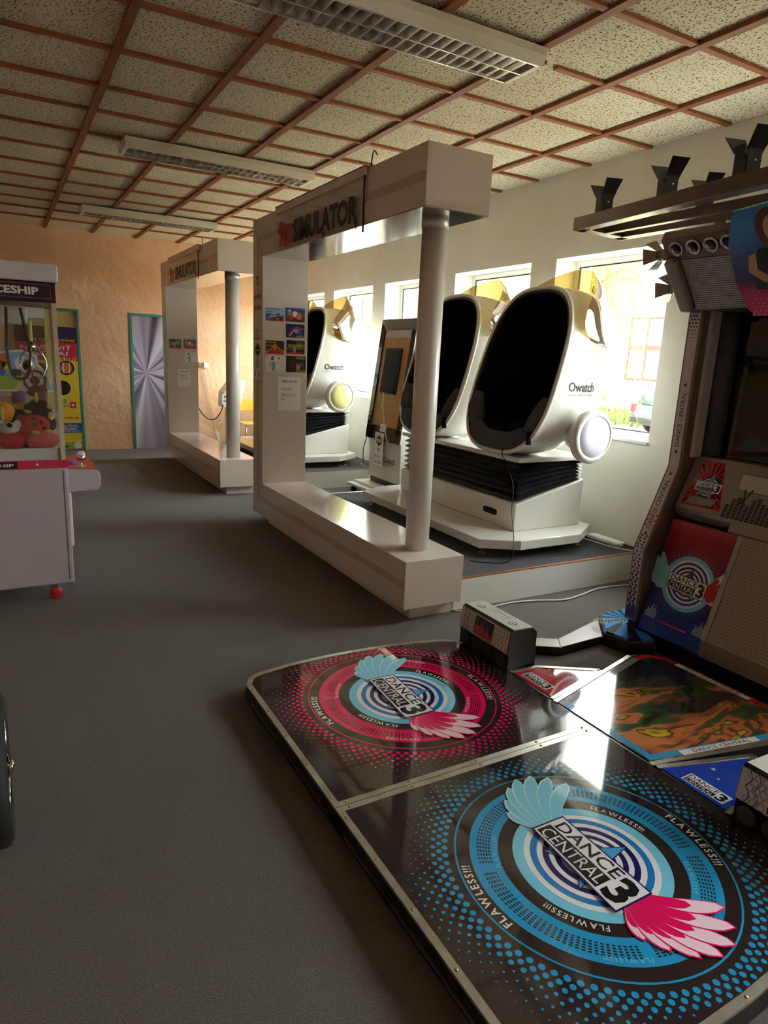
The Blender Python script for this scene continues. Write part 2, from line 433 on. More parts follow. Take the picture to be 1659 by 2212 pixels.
for n, (d, m_) in enumerate(((D1, 'door_starburst_print'), (D2, 'door_cream'))):
    root = sroot('door_%d' % (n+1), ((d[0]+d[1])/2, YF, 0))
    MB().box(d[0]+.03, d[1]-.03, YF+.03, YF+.07, 0, DZ-.03, m_).build('door_leaf', root)
    fr = MB()
    fr.box(d[0], d[0]+.035, YF-.012, YF+.1, 0, DZ, 'teal_paint'); fr.box(d[1]-.035, d[1], YF-.012, YF+.1, 0, DZ, 'teal_paint')
    fr.box(d[0]+.035, d[1]-.035, YF-.012, YF+.1, DZ-.035, DZ, 'teal_paint')
    fr.build('door_frame', root)
struct(MB().box(XL-.2, XL, YB-.2, YF+.2, -.1, ZC+.02, 'wall_paint_peach').build('wall_left'))
struct(MB().box(XL, XR, YB-.2, YB, -.1, ZC+.02, 'wall_paint_peach').build('wall_rear'))

# ================================================================== outdoors
GZ = -0.45
mat('gravel', (164, 152, 130), 0.95, noise=(3.0, (140, 129, 108), 0.35, 0.65), bump=(40, 0.4))
ap = struct(MB().box(XO, 11.5, -30, 50, GZ-.05, GZ+.02, 'gravel').build('bounce_apron_1'))  # unseen gravel layer, added beside the wall to bounce daylight indoors
struct(MB().box(XO, 70, -30, 70, GZ-.1, GZ, 'gravel').build('ground'))
def clad():
    q = NT('corrugated_cladding', rough=0.7, metal=0.0, spec=0.1); p, x, y, z = q.pos()
    w = q.math('SINE', q.math('MULTIPLY', y, 42.0))
    q.color(q.ramp(q.math('ADD', q.math('MULTIPLY', w, .5), .5), [(0.1, (112, 122, 132)), (0.7, (136, 146, 154))])); q.bump(w, 0.6, 0.03); return q.m
clad()
mat('hall_plinth', (176, 170, 158), 0.9, noise=(2, (158, 152, 140), 0.3, 0.7))
mat('hall_red', (168, 58, 46), 0.7, spec=0.1)
mat('hall_pane', (92, 102, 112), 0.6, spec=0.06)
def hall(name, label, X, y0, y1, zt, wins, z0, z1, dep, cols):
    r = thing(name, label, 'building', (X+dep/2, (y0+y1)/2, GZ))
    MB().box(X, X+dep, y0, y1, z1, zt, 'corrugated_cladding').build('cladding', r)
    MB().box(X+.02, X+dep, y0, y1, GZ, z1, 'hall_plinth').build('plinth_wall', r)
    MB().box(X-.3, X+dep+.3, y0-.3, y1+.3, zt, zt+.15, 'hall_plinth').build('roof', r)
    for (a, b) in wins:
        fr = MB(); t = .07
        w = (b-a)/cols
        for c in range(cols+1): fr.box(X-.06, X+.02, a+c*w-t/2, a+c*w+t/2, z0, z1, 'hall_red')
        zm = z0+(z1-z0)*.52
        for zz, th in ((z0, t), (zm, .16), (z1, t)): fr.box(X-.055, X+.02, a-t/2, b+t/2, zz-th/2, zz+th/2, 'hall_red')
        f = fr.build('hall_window', r)
        for c in range(cols):
            for (p, q) in ((z0+t/2, zm-.08), (zm+.08, z1-t/2)):
                MB().box(X-.02, X+.018, a+c*w+t/2, a+(c+1)*w-t/2, p, q, 'hall_pane').build('pane', f)
hall('industrial_hall', 'long corrugated hall with red framed windows across the yard', 25, 4, 62, 7.5,
     [(16.2, 21.9), (26, 31.6)], 1.06, 3.72, 8, 6)
hall('hall_annex', 'lower corrugated annex with red window frames standing closer to the building', 13.2, 20.4, 30, 5.2,
     [(21.2, 23.6), (24.6, 27.4)], 1.6, 3.75, 5, 3)
# grass strip and shrubs
mat('grass_green', (100, 116, 58), 0.9, noise=(5, (78, 94, 42), 0.3, 0.7))
mat('willow_leaf', (160, 156, 66), 0.8, noise=(8, (132, 136, 50), 0.3, 0.7))
mat('shrub_leaf', (98, 118, 56), 0.8, noise=(9, (76, 96, 40), 0.3, 0.7))
mat('bark', (104, 94, 72), 0.9, noise=(12, (76, 66, 50), 0.3, 0.7))
g = MB()
rg = random.Random(3)
for k in range(5200):
    x = rg.uniform(19.0, 24.6); y = rg.uniform(10, 34); h = rg.uniform(.12, .4); a = rg.uniform(0, PI)
    if rg.random() < .25: x = rg.uniform(12, 16); y = x*rg.uniform(.78, .98); h *= .5
    if 16.8 < x < 22.3 and 10.8 < y < 15.8: continue
    if math.hypot(x-22.5, y-22) < 1.4: continue
    dx, dy = math.cos(a)*.07, math.sin(a)*.07
    g.add([(x-dx, y-dy, GZ), (x+dx, y+dy, GZ), (x+rg.uniform(-.1, .1), y+rg.uniform(-.1, .1), GZ+h)], [(0, 1, 2)], 'grass_green')
go = g.build('grass', recalc=False); tag(go, 'rough green grass growing along the hall and yard', 'grass'); go['kind'] = 'stuff'
def shrub(x, y, r, h, label, seed):
    rr = random.Random(seed); root = thing('shrub', label, 'shrub', (x, y, GZ), 'shrubs in the yard')
    st = MB()
    for k in range(7):
        a = rr.uniform(0, 2*PI); st.tube([(x, y, GZ), (x+math.cos(a)*r*.4, y+math.sin(a)*r*.4, GZ+h*.7)], .03, 'bark', 5)
    st.build('stem', root); lf = MB()
    for k in range(900):
        u = Vector((rr.gauss(0, 1), rr.gauss(0, 1), rr.gauss(0, 1))).normalized()*rr.uniform(.55, 1)
        c = Vector((x+u.x*r, y+u.y*r, GZ+h*.55+u.z*h*.5)); a = Vector((rr.gauss(0,1), rr.gauss(0,1), rr.gauss(0,1))).normalized()*.09; b = a.orthogonal().normalized()*.05
        lf.add([c-a, c+b, c+a, c-b], [(0, 1, 2, 3)], 'shrub_leaf')
    lf.build('foliage', root, recalc=False)
shrub(17.2, 17.2, 1.0, 2.3, 'loose green shrub at the foot of the willow', 1)
shrub(22.5, 22.0, 1.2, 1.6, 'low green shrub against the wall of the hall', 2)
# weeping willow
wx, wy = 13.6, 13.9
wr = thing('willow_tree', 'weeping willow with yellow green hanging branches outside the window', 'tree', (wx, wy, GZ))
MB().tube(smooth_path([(wx, wy, GZ), (wx+.1, wy-.1, 1.5), (wx-.1, wy+.1, 3.4), (wx, wy, 5.6)]), .2, 'bark', 10, rs=[.26-.2*k/24 for k in range(25)]).build('trunk', wr)
br = MB(); lf = MB(); rr = random.Random(5)
for k in range(46):
    a = rr.uniform(0, 2*PI); L = rr.uniform(.8, 2.9); z0 = rr.uniform(3.0, 5.4)
    p0 = Vector((wx, wy, z0)); p1 = p0+Vector((math.cos(a)*L*.6, math.sin(a)*L*.6, .8)); p2 = p0+Vector((math.cos(a)*L, math.sin(a)*L, .5))
    pts = smooth_path([p0, p1, p2], 5); br.tube(pts, .03, 'bark', 5, rs=[.05-.04*i/(len(pts)-1) for i in range(len(pts))])
    for s_ in range(11):
        q = pts[rr.randrange(len(pts)//3, len(pts))]; ln = rr.uniform(1.4, 4.4); ln = min(ln, q.z-0.5-GZ)
        sw = Vector((rr.uniform(-.25, .25), rr.uniform(-.25, .25), 0))
        nn = int(ln/.055)
        for i in range(nn):
            t = i/nn; c = q+sw*t+Vector((0, 0, -ln*t)); d = Vector((rr.uniform(-1, 1), rr.uniform(-1, 1), -1.3)).normalized()*.085
            b = d.cross(Vector((rr.uniform(-1, 1), rr.uniform(-1, 1), .2))).normalized()*.011
            lf.add([c, c+d*.5+b, c+d, c+d*.5-b], [(0, 1, 2, 3)], 'willow_leaf')
br.build('branch', wr); lf.build('foliage', wr, recalc=False)
# parked estate car, rear towards the window
mat('car_paint', (66, 74, 84), 0.2, coat=0.6); mat('car_glass', (40, 46, 52), 0.08); mat('tail_red', (180, 34, 40), 0.2)
cx0, cy0 = 17.4, 14.9
car = thing('parked_car', 'dark grey estate car parked on the gravel yard', 'car', (cx0+2, cy0-.75, GZ))
Mc = Matrix.Translation((cx0, cy0, GZ)) @ Matrix.Rotation(math.radians(-22), 4, 'Z')    # x forward, y left half = 0..-1.7
prof = [(0, .32), (0.0, .62), (.06, .86), (.34, 1.38), (.5, 1.44), (1.9, 1.46), (2.5, 1.38), (3.2, .98), (4.2, .86), (4.4, .62), (4.4, .32)]
MB().prism(prof, 'y', -1.72, 0, 'car_paint', M=Mc).build('body', car, bevel=.07, seg=3)
MB().add([(.085, -1.5, .93), (.085, -.22, .93), (.315, -.3, 1.34), (.315, -1.42, 1.34)], [(0, 1, 2, 3)], 'car_glass', M=Mc @ Matrix.Translation((-.025, 0, .01))).build('rear_window', car)
for yy in (-1.70, -.24): MB().box(-.02, .08, yy, yy+.22, .66, .92, 'tail_red', M=Mc).build('tail_light', car, bevel=.02)
MB().box(-.06, .1, -1.68, -.04, .32, .52, 'black_plastic', M=Mc).build('bumper', car, bevel=.04)
MB().box(-.025, .01, -1.12, -.6, .62, .74, 'paper', M=Mc).build('number_plate', car)
MB().box(.55, 2.9, -.005, .012, .95, 1.32, 'car_glass', M=Mc).build('side_window', car, bevel=.01)
for xx in (.8, 3.45):
    for yy in (-1.6, -.02):
        MB().lathe([(0, -.1), (.28, -.1), (.32, -.06), (.32, .06), (.28, .1), (0, .1)], 'rubber', 20, M=Mc @ Matrix.Translation((xx, yy, .32)) @ Matrix.Rotation(PI/2, 4, 'X')).build('wheel', car)
# ================================================================== ceiling lamps (switched off)
mat('lamp_white', (226, 220, 206), 0.35)
mat('louver_mirror', (224, 220, 216), 0.22, metal=0.75)
mat('tube_glass', (226, 226, 224), 0.25)
def ceiling_lamp(y, label):
    x0, x1 = .93, 2.47; xm = (x0+x1)/2; h = .165
    r = thing('ceiling_lamp', label, 'lamp', (xm, y, ZC-.02), 'louvred ceiling lamps')
    zb, zt = ZC-.095, ZC-.02
    hb = MB()
    for s_ in (-1, 1):
        pr = [(y+s_*h*.62, zt), (y+s_*h, zt), (y+s_*h, zt-.035), (y+s_*h*.84, zb), (y+s_*h*.78, zb)]
        hb.prism(pr, 'x', x0, x1, 'lamp_white')
    for (a, b) in ((x0, x0+.03), (x1-.03, x1)): hb.box(a, b, y-h*.84, y+h*.84, zb, zt, 'lamp_white')
    hb.box(x0, x1, y-h*.95, y+h*.95, zt-.006, zt, 'lamp_white')
    hb.build('housing', r, bevel=.006)
    MB().box(x0+.03, x1-.03, y-h*.72, y+h*.72, zt-.014, zt-.008, 'louver_mirror').build('reflector', r)
    for s_ in (-1, 1):
        MB().cyl((x0+.04, y+s_*.065, zt-.03), (x1-.04, y+s_*.065, zt-.03), .013, 'tube_glass', 12).build('fluorescent_tube', r)
    rl = MB()
    for yy in (y-h*.78, y, y+h*.78): rl.box(x0+.03, x1-.03, yy-.004, yy+.004, zb-.002, zb+.045, 'louver_mirror')
    rl.build('louver_rail', r)
    n = 24; bm_ = None
    for k in range(1, n):
        x = x0+.03+(x1-x0-.06)*k/n
        if bm_ is None:
            w = .013
            o = MB().prism([(x-.0015, zb), (x+.0015, zb), (x+.006, zb+.02), (x+w, zb+.045), (x-w, zb+.045), (x-.006, zb+.02)], 'y', y-h*.77, y+h*.77, 'louver_mirror').build('louver_blade', r)
            bm_ = o.data; xb = x
        else:
            o = bpy.data.objects.new('louver_blade', bm_); COL.objects.link(o); o.parent = r; o.location = (x-xb, 0, 0)
    return r
ceiling_lamp(3.06, 'long louvred ceiling lamp hanging closest to the dance machine')
ceiling_lamp(5.92, 'long louvred ceiling lamp between the other two lamps of the row')
ceiling_lamp(8.94, 'long louvred ceiling lamp closest to the peach wall')

# ================================================================== stages and portal frames
for k, (y0, y1, lb) in enumerate(((3.275, 5.95, 'low carpeted stage under the twin seats next to the dance machine'), (7.175, 9.86, 'low carpeted stage under the twin seats next to the peach wall'))):
    st = thing('stage_platform', lb, 'stage', (3.28, y0, 0), 'carpeted stages')
    MB().box(2.425, XR-.002, y0+.012, y1, .19, .208, 'carpet_stage').build('carpet_top', st)
    MB().box(2.417, XR-.002, y0, y0+.018, .0, .203, 'white_satin').build('front_panel', st)
    MB().box(2.425, XR-.002, y0+.02, y1-.02, .0, .188, 'white_satin').build('body', st)
    MB().box(2.417, XR-.002, y0-.001, y0+.022, .203, .2095, 'batten_wood_cross').build('edge_strip', st)
    MB().box(2.425, XR-.002, y1-.02, y1+.006, .0, .212, 'alu_trim').build('rear_trim', st)

mat('soffit_mirror', (196, 194, 192), 0.14, metal=1.0); mat('collar_silver', (206, 204, 202), 0.35, metal=0.3)
mat('column_white', (226, 218, 214), 0.3, coat=0.15)
def portal(y0, label):
    r = thing('portal_frame', label, 'frame', (2.2, y0+1.4, 0), 'white portal frames')
    L = 2.787; x0, x1 = 1.995, 2.415; m_ = 'white_laminate'
    MB().box(2.085, 2.395, y0+.07, y0+2.62, 0, .092, m_).build('plinth', r)
    b = MB().box(x0, x1, y0, y0+L, .09, .392, m_).build('base_box', r, bevel=.003)
    hd = MB().box(x0, x1, y0, y0+L, 2.345, 2.655, m_).build('header_box', r, bevel=.003)
    up = MB().box(x0, x1, y0+L-.25, y0+L, .388, 2.349, m_).build('side_panel', r, bevel=.003)
    e = .0015
    MB().box(x0-e, x0+.01, y0+.012, y0+L-.105, .222, .27, 'strip_grey').build('light_strip', b)
    MB().box(x0-e, x0+.01, y0+.012, y0+L-.105, 2.468, 2.516, 'strip_grey').build('light_strip', hd)
    MB().box(x0-e, x0+.01, y0+L-.155, y0+L-.105, .27, 2.468, 'strip_grey').build('light_strip', up)
    # mitre joints of the front board
    mj = MB(); w = .002
    for (za, zb, dy) in ((.392, .246, 1), (.246, .09, 1), (2.345, 2.492, 1), (2.492, 2.655, 1)):
        pass
    for (ya, za, yb, zb) in ((y0+L-.25, .392, y0+L-.13, .246), (y0+L-.13, .246, y0+L, .09), (y0+L-.25, 2.345, y0+L-.13, 2.492), (y0+L-.13, 2.492, y0+L, 2.655)):
        mj.tube([(x0-.0005, ya, za), (x0-.0005, yb, zb)], .0016, 'ink_grey', 5)
    mj.build('mitre_joint', r)
    MB().box(x0+.004, x1-.004, y0+.004, y0+L-.255, 2.340, 2.3455, 'soffit_mirror').build('soffit', hd)
    c = MB().lathe([(.074, .39), (.074, 2.29)], 'column_white', 40, M=Matrix.Translation((2.215, y0+.235, 0))).build('column', r)
    MB().lathe([(.0775, 2.285), (.0775, 2.342)], 'collar_silver', 40, M=Matrix.Translation((2.215, y0+.235, 0))).build('collar', c)
    return r
portal(3.198, 'white portal frame with round column nearest the dance machine')
portal(7.104, 'white portal frame with round column nearest the peach wall')

# ---- hanging acrylic signs
mat('sign_black', (34, 30, 32), 0.35); mat('sign_red', (186, 36, 44), 0.35)
def hang_sign(y0, y1, z0, z1, label):
    X = 1.972
    s_ = thing('acrylic_sign', label, 'sign', (X, (y0+y1)/2, z0), 'hanging acrylic signs')
    MB().box(X-.003, X+.003, y0, y1, z0, z1, 'acrylic_clear').build('sheet', s_)
    MB().box(X-.004, X+.004, y0-.008, y0+.003, z0-.005, z1, 'black_plastic').build('edge_profile', s_)
    MB().box(X-.006, 2.12, y0-.005, y1+.005, 2.656, 2.664, 'steel_dark').build('top_rail', s_)
    tb = MB()
    tb.box(X-.005, X+.016, y0-.004, y1, z1, 2.664, 'white_laminate'); tb.build('hanger_strip', s_)
    M = frame(Vector((X-.0042, y1, z0)), (0, -1, 0), (0, 0, 1)); L = y1-y0; H = z1-z0
    l = MB()
    # heavy slanted letters with descending points
    l.text('9', L*.042, L*.125, H*.17, H*.80, 'sign_red', M, bold=.05)
    l.text('D', L*.115, L*.215, H*.17, H*.66, 'sign_red', M, bold=.05)
    l.text('SIMULATOR', L*.25, L*.955, H*.2, H*.72, 'sign_black', M, bold=.045, spacing=.97)
    l.flat([(L*.60, H*.2), (L*.64, H*.2), (L*.605, H*.08)], 'sign_black', M); l.flat([(L*.92, H*.22), (L*.96, H*.22), (L*.945, H*.05)], 'sign_black', M)
    l.build('lettering', s_, recalc=False)
    h = MB(); h.tube(smooth_path([(2.03, y0+.03, 2.66), (2.02, y0+.0, 2.72), (2.0, y0-.06, 2.735), (1.99, y0-.12, 2.70)], 6), .004, 'cable_black', 6)
    h.build('wire_hook', s_)
hang_sign(3.86, 5.36, 2.297, 2.61, 'clear acrylic 9D SIMULATOR sign on the frame nearest the dance machine')
hang_sign(7.79, 9.29, 2.31, 2.605, 'clear acrylic 9D SIMULATOR sign on the frame nearest the peach wall')

# ---- posters and notices on the panels
for nm, c in dict(p_blue=(40, 92, 168), p_sky=(150, 190, 222), p_red=(178, 44, 36), p_orange=(226, 112, 36), p_dark=(30, 27, 32), p_yellow=(232, 206, 60), p_brown=(96, 52, 32), p_white=(236, 236, 232), p_teal=(120, 172, 164), p_night=(28, 32, 84), p_violet=(120, 90, 190), p_skin=(206, 160, 130), p_maroon=(70, 24, 40), p_green=(84, 110, 58), p_grey=(120, 118, 120), p_lilac=(160, 180, 230)).items():
    mat(nm, c, 0.3)
def poster(M, w, h, bgm, art, lines, label, name='poster', cat='poster', grp=None):
    o = Vector((M[0][3], M[1][3], M[2][3])); r = thing(name, label, cat, o, grp)
    MB().box(0, w, 0, h, .0003, .0015, bgm, M=M).build('sheet', r)
    a = MB(); z = .0018
    for it in art:
        k = it[0]
        if k == 'poly': a.flat([(p[0]*w, p[1]*h) for p in it[2]], it[1], M, z)
        elif k == 'disc': a.disc((it[2]*w, it[3]*h), it[4]*h, it[1], M, z, 14)
        elif k == 'line':
            (x0, y0), (x1, y1), t = (it[2][0]*w, it[2][1]*h), (it[3][0]*w, it[3][1]*h), it[4]*h/2
            d = Vector((x1-x0, y1-y0)).normalized()*t; a.flat([(x0-d.y, y0+d.x), (x0+d.y, y0-d.x), (x1+d.y, y1-d.x), (x1-d.y, y1+d.x)], it[1], M, z)
        z += .00012
    if art: a.build('picture', r, recalc=False)
    rw = random.Random(len(label))
    for (s_, u0, u1, v0, v1, m_, *b) in lines:
        t = MB()
        if s_ == '~':      # a line of print too small to read in the photo
            u = u0
            while u < u1-.01:
                e_ = min(u+rw.uniform(.05, .13), u1); t.rect(u*w, e_*w, v0*h, v1*h, m_, M, z+.0002); u = e_+.02
        else: t.text(s_, u0*w, u1*w, v0*h, v1*h, m_, M, z+.0002, bold=b[0] if b else .01)
        t.build('lettering' if s_ != '~' else 'print_line', r, recalc=False)
    return r
def pM(Y, x0, z0): return frame(Vector((x0, Y, z0)), (1, 0, 0), (0, 0, 1))
art_roller = [('poly', 'p_sky', [(0, .55), (1, .45), (1, 1), (0, 1)]), ('poly', 'p_red', [(0, 0), (1, 0), (1, .12), (0, .12)]), ('poly', 'p_dark', [(.45, .1), (.95, .1), (.75, .6), (.6, .55)]), ('line', 'p_yellow', (.1, .15), (.4, .55), .05), ('line', 'p_yellow', (.4, .55), (.7, .1), .05), ('line', 'p_white', (.2, .3), (.9, .5), .04), ('line', 'p_orange', (.6, .1), (.9, .45), .05)]
art_dragon = [('poly', 'p_brown', [(0, 0), (1, 0), (1, .35), (0, .4)]), ('disc', 'p_white', .5, .55, .22), ('disc', 'p_orange', .7, .42, .24), ('disc', 'p_red', .3, .35, .18), ('disc', 'p_lilac', .2, .8, .14), ('disc', 'p_blue', .82, .82, .12), ('poly', 'p_orange', [(.1, .5), (.25, .75), (.35, .45)]), ('line', 'p_dark', (0, .9), (1, .75), .06)]
art_space = [('disc', 'p_violet', .6, .55, .28), ('disc', 'p_lilac', .55, .5, .12), ('poly', 'p_red', [(.1, .2), (.35, .7), (.42, .6), (.25, .1)]), ('line', 'p_white', (.2, .1), (.45, .6), .05), ('line', 'p_orange', (.5, .5), (.95, .7), .06), ('disc', 'p_blue', .8, .3, .18)]
art_lava = [('poly', 'p_orange', [(0, 0), (1, 0), (1, .25), (.7, .5), (.5, .85), (.3, .45), (0, .2)]), ('poly', 'p_red', [(0, 0), (1, 0), (.8, .3), (.5, .55), (.25, .3)]), ('poly', 'p_yellow', [(.45, .3), (.55, .3), (.5, .75)]), ('poly', 'p_night', [(.7, .9), (1, .6), (1, 1)])]
art_dino = [('poly', 'p_green', [(0, .5), (.5, .6), (.55, .95), (.9, .9), (1, .6), (1, .35), (0, .3)]), ('poly', 'p_red', [(0, 0), (1, 0), (.9, .14), (.1, .16)]), ('line', 'p_white', (.35, .12), (.45, .5), .04), ('line', 'p_white', (.5, .12), (.45, .5), .04), ('disc', 'p_grey', .85, .6, .1)]
art_nurse = [('poly', 'p_teal', [(.3, .08), (.45, .08), (.48, .6), (.3, .6)]), ('poly', 'p_brown', [(.25, .7), (.38, .72), (.4, .95), (.27, .95)]), ('line', 'p_skin', (.3, .6), (.12, .4), .07), ('line', 'p_skin', (.12, .4), (.28, .3), .06), ('disc', 'p_dark', .67, .85, .05)]
art_jungle = [('poly', 'p_maroon', [(.1, 0), (.5, 0), (.55, .8), (.3, .95), (.1, .7)]), ('poly', 'p_skin', [(.5, .25), (.56, .6), (.62, .3), (.68, .62), (.72, .3), (.66, .15), (.55, .15)]), ('line', 'p_grey', (.9, .3), (.8, .85), .04)]
YP = 3.198+2.787-.25-.001
PG = 'ride posters on the side panel'
poster(pM(YP, 2.022, 1.822), .164, .112, 'p_blue', art_roller, [('NAJRÝCHLEJŠIA', .03, .8, .82, .96, 'p_night'), ('DRÁHA', .03, .42, .62, .78, 'p_night')], 'blue roller coaster poster lettered NAJRÝCHLEJŠIA DRÁHA', grp=PG)
poster(pM(YP, 2.202, 1.826), .182, .118, 'p_blue', art_dragon, [('LET DRAČICA', .1, .9, .03, .17, 'p_dark')], 'red and blue poster lettered LET DRAČICA beside the roller coaster poster', grp=PG)
poster(pM(YP, 2.209, 1.692), .174, .116, 'p_night', art_space, [('VESMÍR', .52, .97, .03, .17, 'p_yellow')], 'dark blue space poster lettered VESMÍR', grp=PG)
poster(pM(YP, 2.024, 1.544), .168, .114, 'p_dark', art_lava, [('LÁVOVÁ', .04, .55, .8, .97, 'p_yellow'), ('DRÁHA', .06, .45, .56, .72, 'p_yellow')], 'glowing orange poster lettered LÁVOVÁ DRÁHA', grp=PG)
poster(pM(YP, 2.215, 1.55), .172, .118, 'p_dark', art_dino, [('DINOSAURY', .08, .85, .5, .72, 'p_yellow')], 'dark poster lettered DINOSAURY beside the lava poster', grp=PG)
poster(pM(YP, 2.026, 1.388), .182, .142, 'p_white', art_nurse, [('HOROR', .55, .95, .52, .64, 'p_yellow'), ('Z', .72, .78, .32, .42, 'p_yellow'), ('NEMOCNICE', .3, .98, .04, .16, 'p_yellow')], 'white poster of a standing figure lettered HOROR Z NEMOCNICE', grp=PG)
poster(pM(YP, 2.214, 1.392), .186, .142, 'p_dark', art_jungle, [('HORDA', .5, .95, .8, .95, 'p_yellow'), ('Z', .72, .8, .4, .5, 'p_white'), ('DŽUNGLE', .5, .98, .03, .2, 'p_yellow')], 'dark poster lettered HORDA Z DŽUNGLE', grp=PG)
notice = [('OBSLUHA 9D', .15, .82, .84, .9, 'ink', .02)]+[('~', .15, u, v, v+.016, 'ink_grey') for u, v in ((.55, .66), (.62, .605), (.76, .49), (.8, .435), (.22, .38), (.34, .325))]
poster(pM(YP, 2.136, 1.05), .222, .30, 'paper', [], notice, 'white OBSLUHA 9D notice in a plastic sleeve under the ride posters', 'notice_sheet', 'notice')
# front edge of the panel: change sign and flyer
Mx = lambda y1, z0: frame(Vector((1.9934, y1, z0)), (0, -1, 0), (0, 0, 1))
poster(Mx(5.955, 1.71), .2, .5, 'white_laminate', [('line', 'ink', (.5, .02), (.5, .26), .006), ('poly', 'ink', [(.5, .0), (.44, .07), (.56, .07)])], [('TU', .28, .72, .80, .96, 'ink', .03), ('rozmieňame', .03, .97, .58, .69, 'ink', .02), ('peniaze', .06, .94, .37, .50, 'ink', .02)], 'tall change sign lettered TU rozmieňame peniaze with a down arrow', 'change_sign', 'sign')
def badge(w):   # black burst with shield
    out = [('poly', 'ink', [(.2, .66), (.8, .66), (.8, .8), (.5, .93), (.2, .8)]), ('poly', 'ink', [(.3, .66), (.7, .66), (.5, .58)])]
    for k in range(13):
        a = PI*(k/12.0); out.append(('line', 'ink', (.5+.34*math.cos(a), .76+.1*math.sin(a)), (.5+.48*math.cos(a), .76+.2*math.sin(a)), .012))
    return out
flyer_txt = [('~', .3, .7, .75, .8, 'p_white'), ('~', .27, .73, .7, .73, 'p_white'), ('~', .3, .7, .5, .535, 'ink_grey'), ('~', .37, .65, .44, .475, 'ink_grey'), ('iPhone', .3, .8, .24, .31, 'p_grey'), ('~', .1, .9, .14, .155, 'ink_grey'), ('~', .1, .9, .07, .1, 'ink_grey')]
flyer_edge = [('~', .3, .7, .72, .76, 'p_white')]+[('~', .5-q, .5+q, v, v+.022, 'ink_grey') for q, v in ((.1, .5), (.2, .45), (.28, .4), (.38, .35), (.2, .3))]+[('~', .15, .3, .06, .2, 'ink_grey'), ('~', .65, .8, .04, .2, 'ink_grey')]
poster(Mx(5.955, 1.32), .2, .335, 'paper', badge(.2), flyer_edge, 'narrow prize flyer with black burst on the frame edge below the change sign', 'prize_flyer', 'flyer')
# posters on the other frame
YP2 = 7.104+2.787-.25-.001
poster(pM(YP2, 2.03, 1.545), .16, .125, 'p_dark', art_dino, [('DINOSAURY', .08, .9, .5, .72, 'p_yellow')], 'small DINOSAURY poster on the frame nearest the peach wall')
poster(pM(YP2, 2.22, 1.55), .17, .125, 'p_blue', art_dragon, [], 'small red and blue poster on the frame nearest the peach wall')
poster(pM(YP2, 2.235, 1.365), .165, .135, 'p_white', art_nurse, [], 'small white poster of a standing figure on the frame nearest the peach wall')
poster(pM(YP2, 2.13, 1.03), .18, .24, 'paper', [], notice[:5], 'white notice sheet on the frame nearest the peach wall', 'notice_sheet', 'notice')

# ================================================================== twin egg-seat simulators
clear_mat('visor_amber', (214, 184, 108), 0.48, 0.06, (196, 194, 204))
mat('lens_lilac', (214, 210, 224), 0.35); mat('lens_yellow', (226, 220, 150), 0.2, coat=0.3)
mat('bellows_black', (30, 30, 33), 0.33, spec=0.6)
def pod_shape(y0):
    RC = Vector((3.346, y0, 1.512)); PO = Vector((4.08, y0, 1.48)); tl = .285; a, b, ex, kk = .448, .619, 2.9, -.045
    N = 56
    def rimp(i, sc=1.0):
        t = 2*PI*i/N; c, s_ = math.cos(t), math.sin(t)
        u = math.copysign(abs(c)**(2/ex), c); v = math.copysign(abs(s_)**(2/ex), s_)
        u = u*a*(1+kk*v); v = v*b
        return RC+Vector((v*math.sin(tl), u, v*math.cos(tl)))*sc
    return RC, PO, N, rimp
def pod_surface(y0, sc=1.0, depth=1.0, smax=1.0, floor=.897, steps=16):
    RC, PO, N, rimp = pod_shape(y0); vs = []; fs = []
    for j in range(steps+1):
        an = smax*PI/2*j/steps; f = max(math.cos(an), 0)**.7*(1+.10*math.sin(2*an)); g_ = math.sin(an)*depth
        for i in range(N):
            p = RC+(rimp(i, sc)-RC)*f+(PO-RC)*g_
            if p.z < floor: p.z = floor
            vs.append(p)
    for j in range(steps):
        for i in range(N): fs.append((j*N+i, j*N+(i+1) % N, (j+1)*N+(i+1) % N, (j+1)*N+i))
    return vs, fs
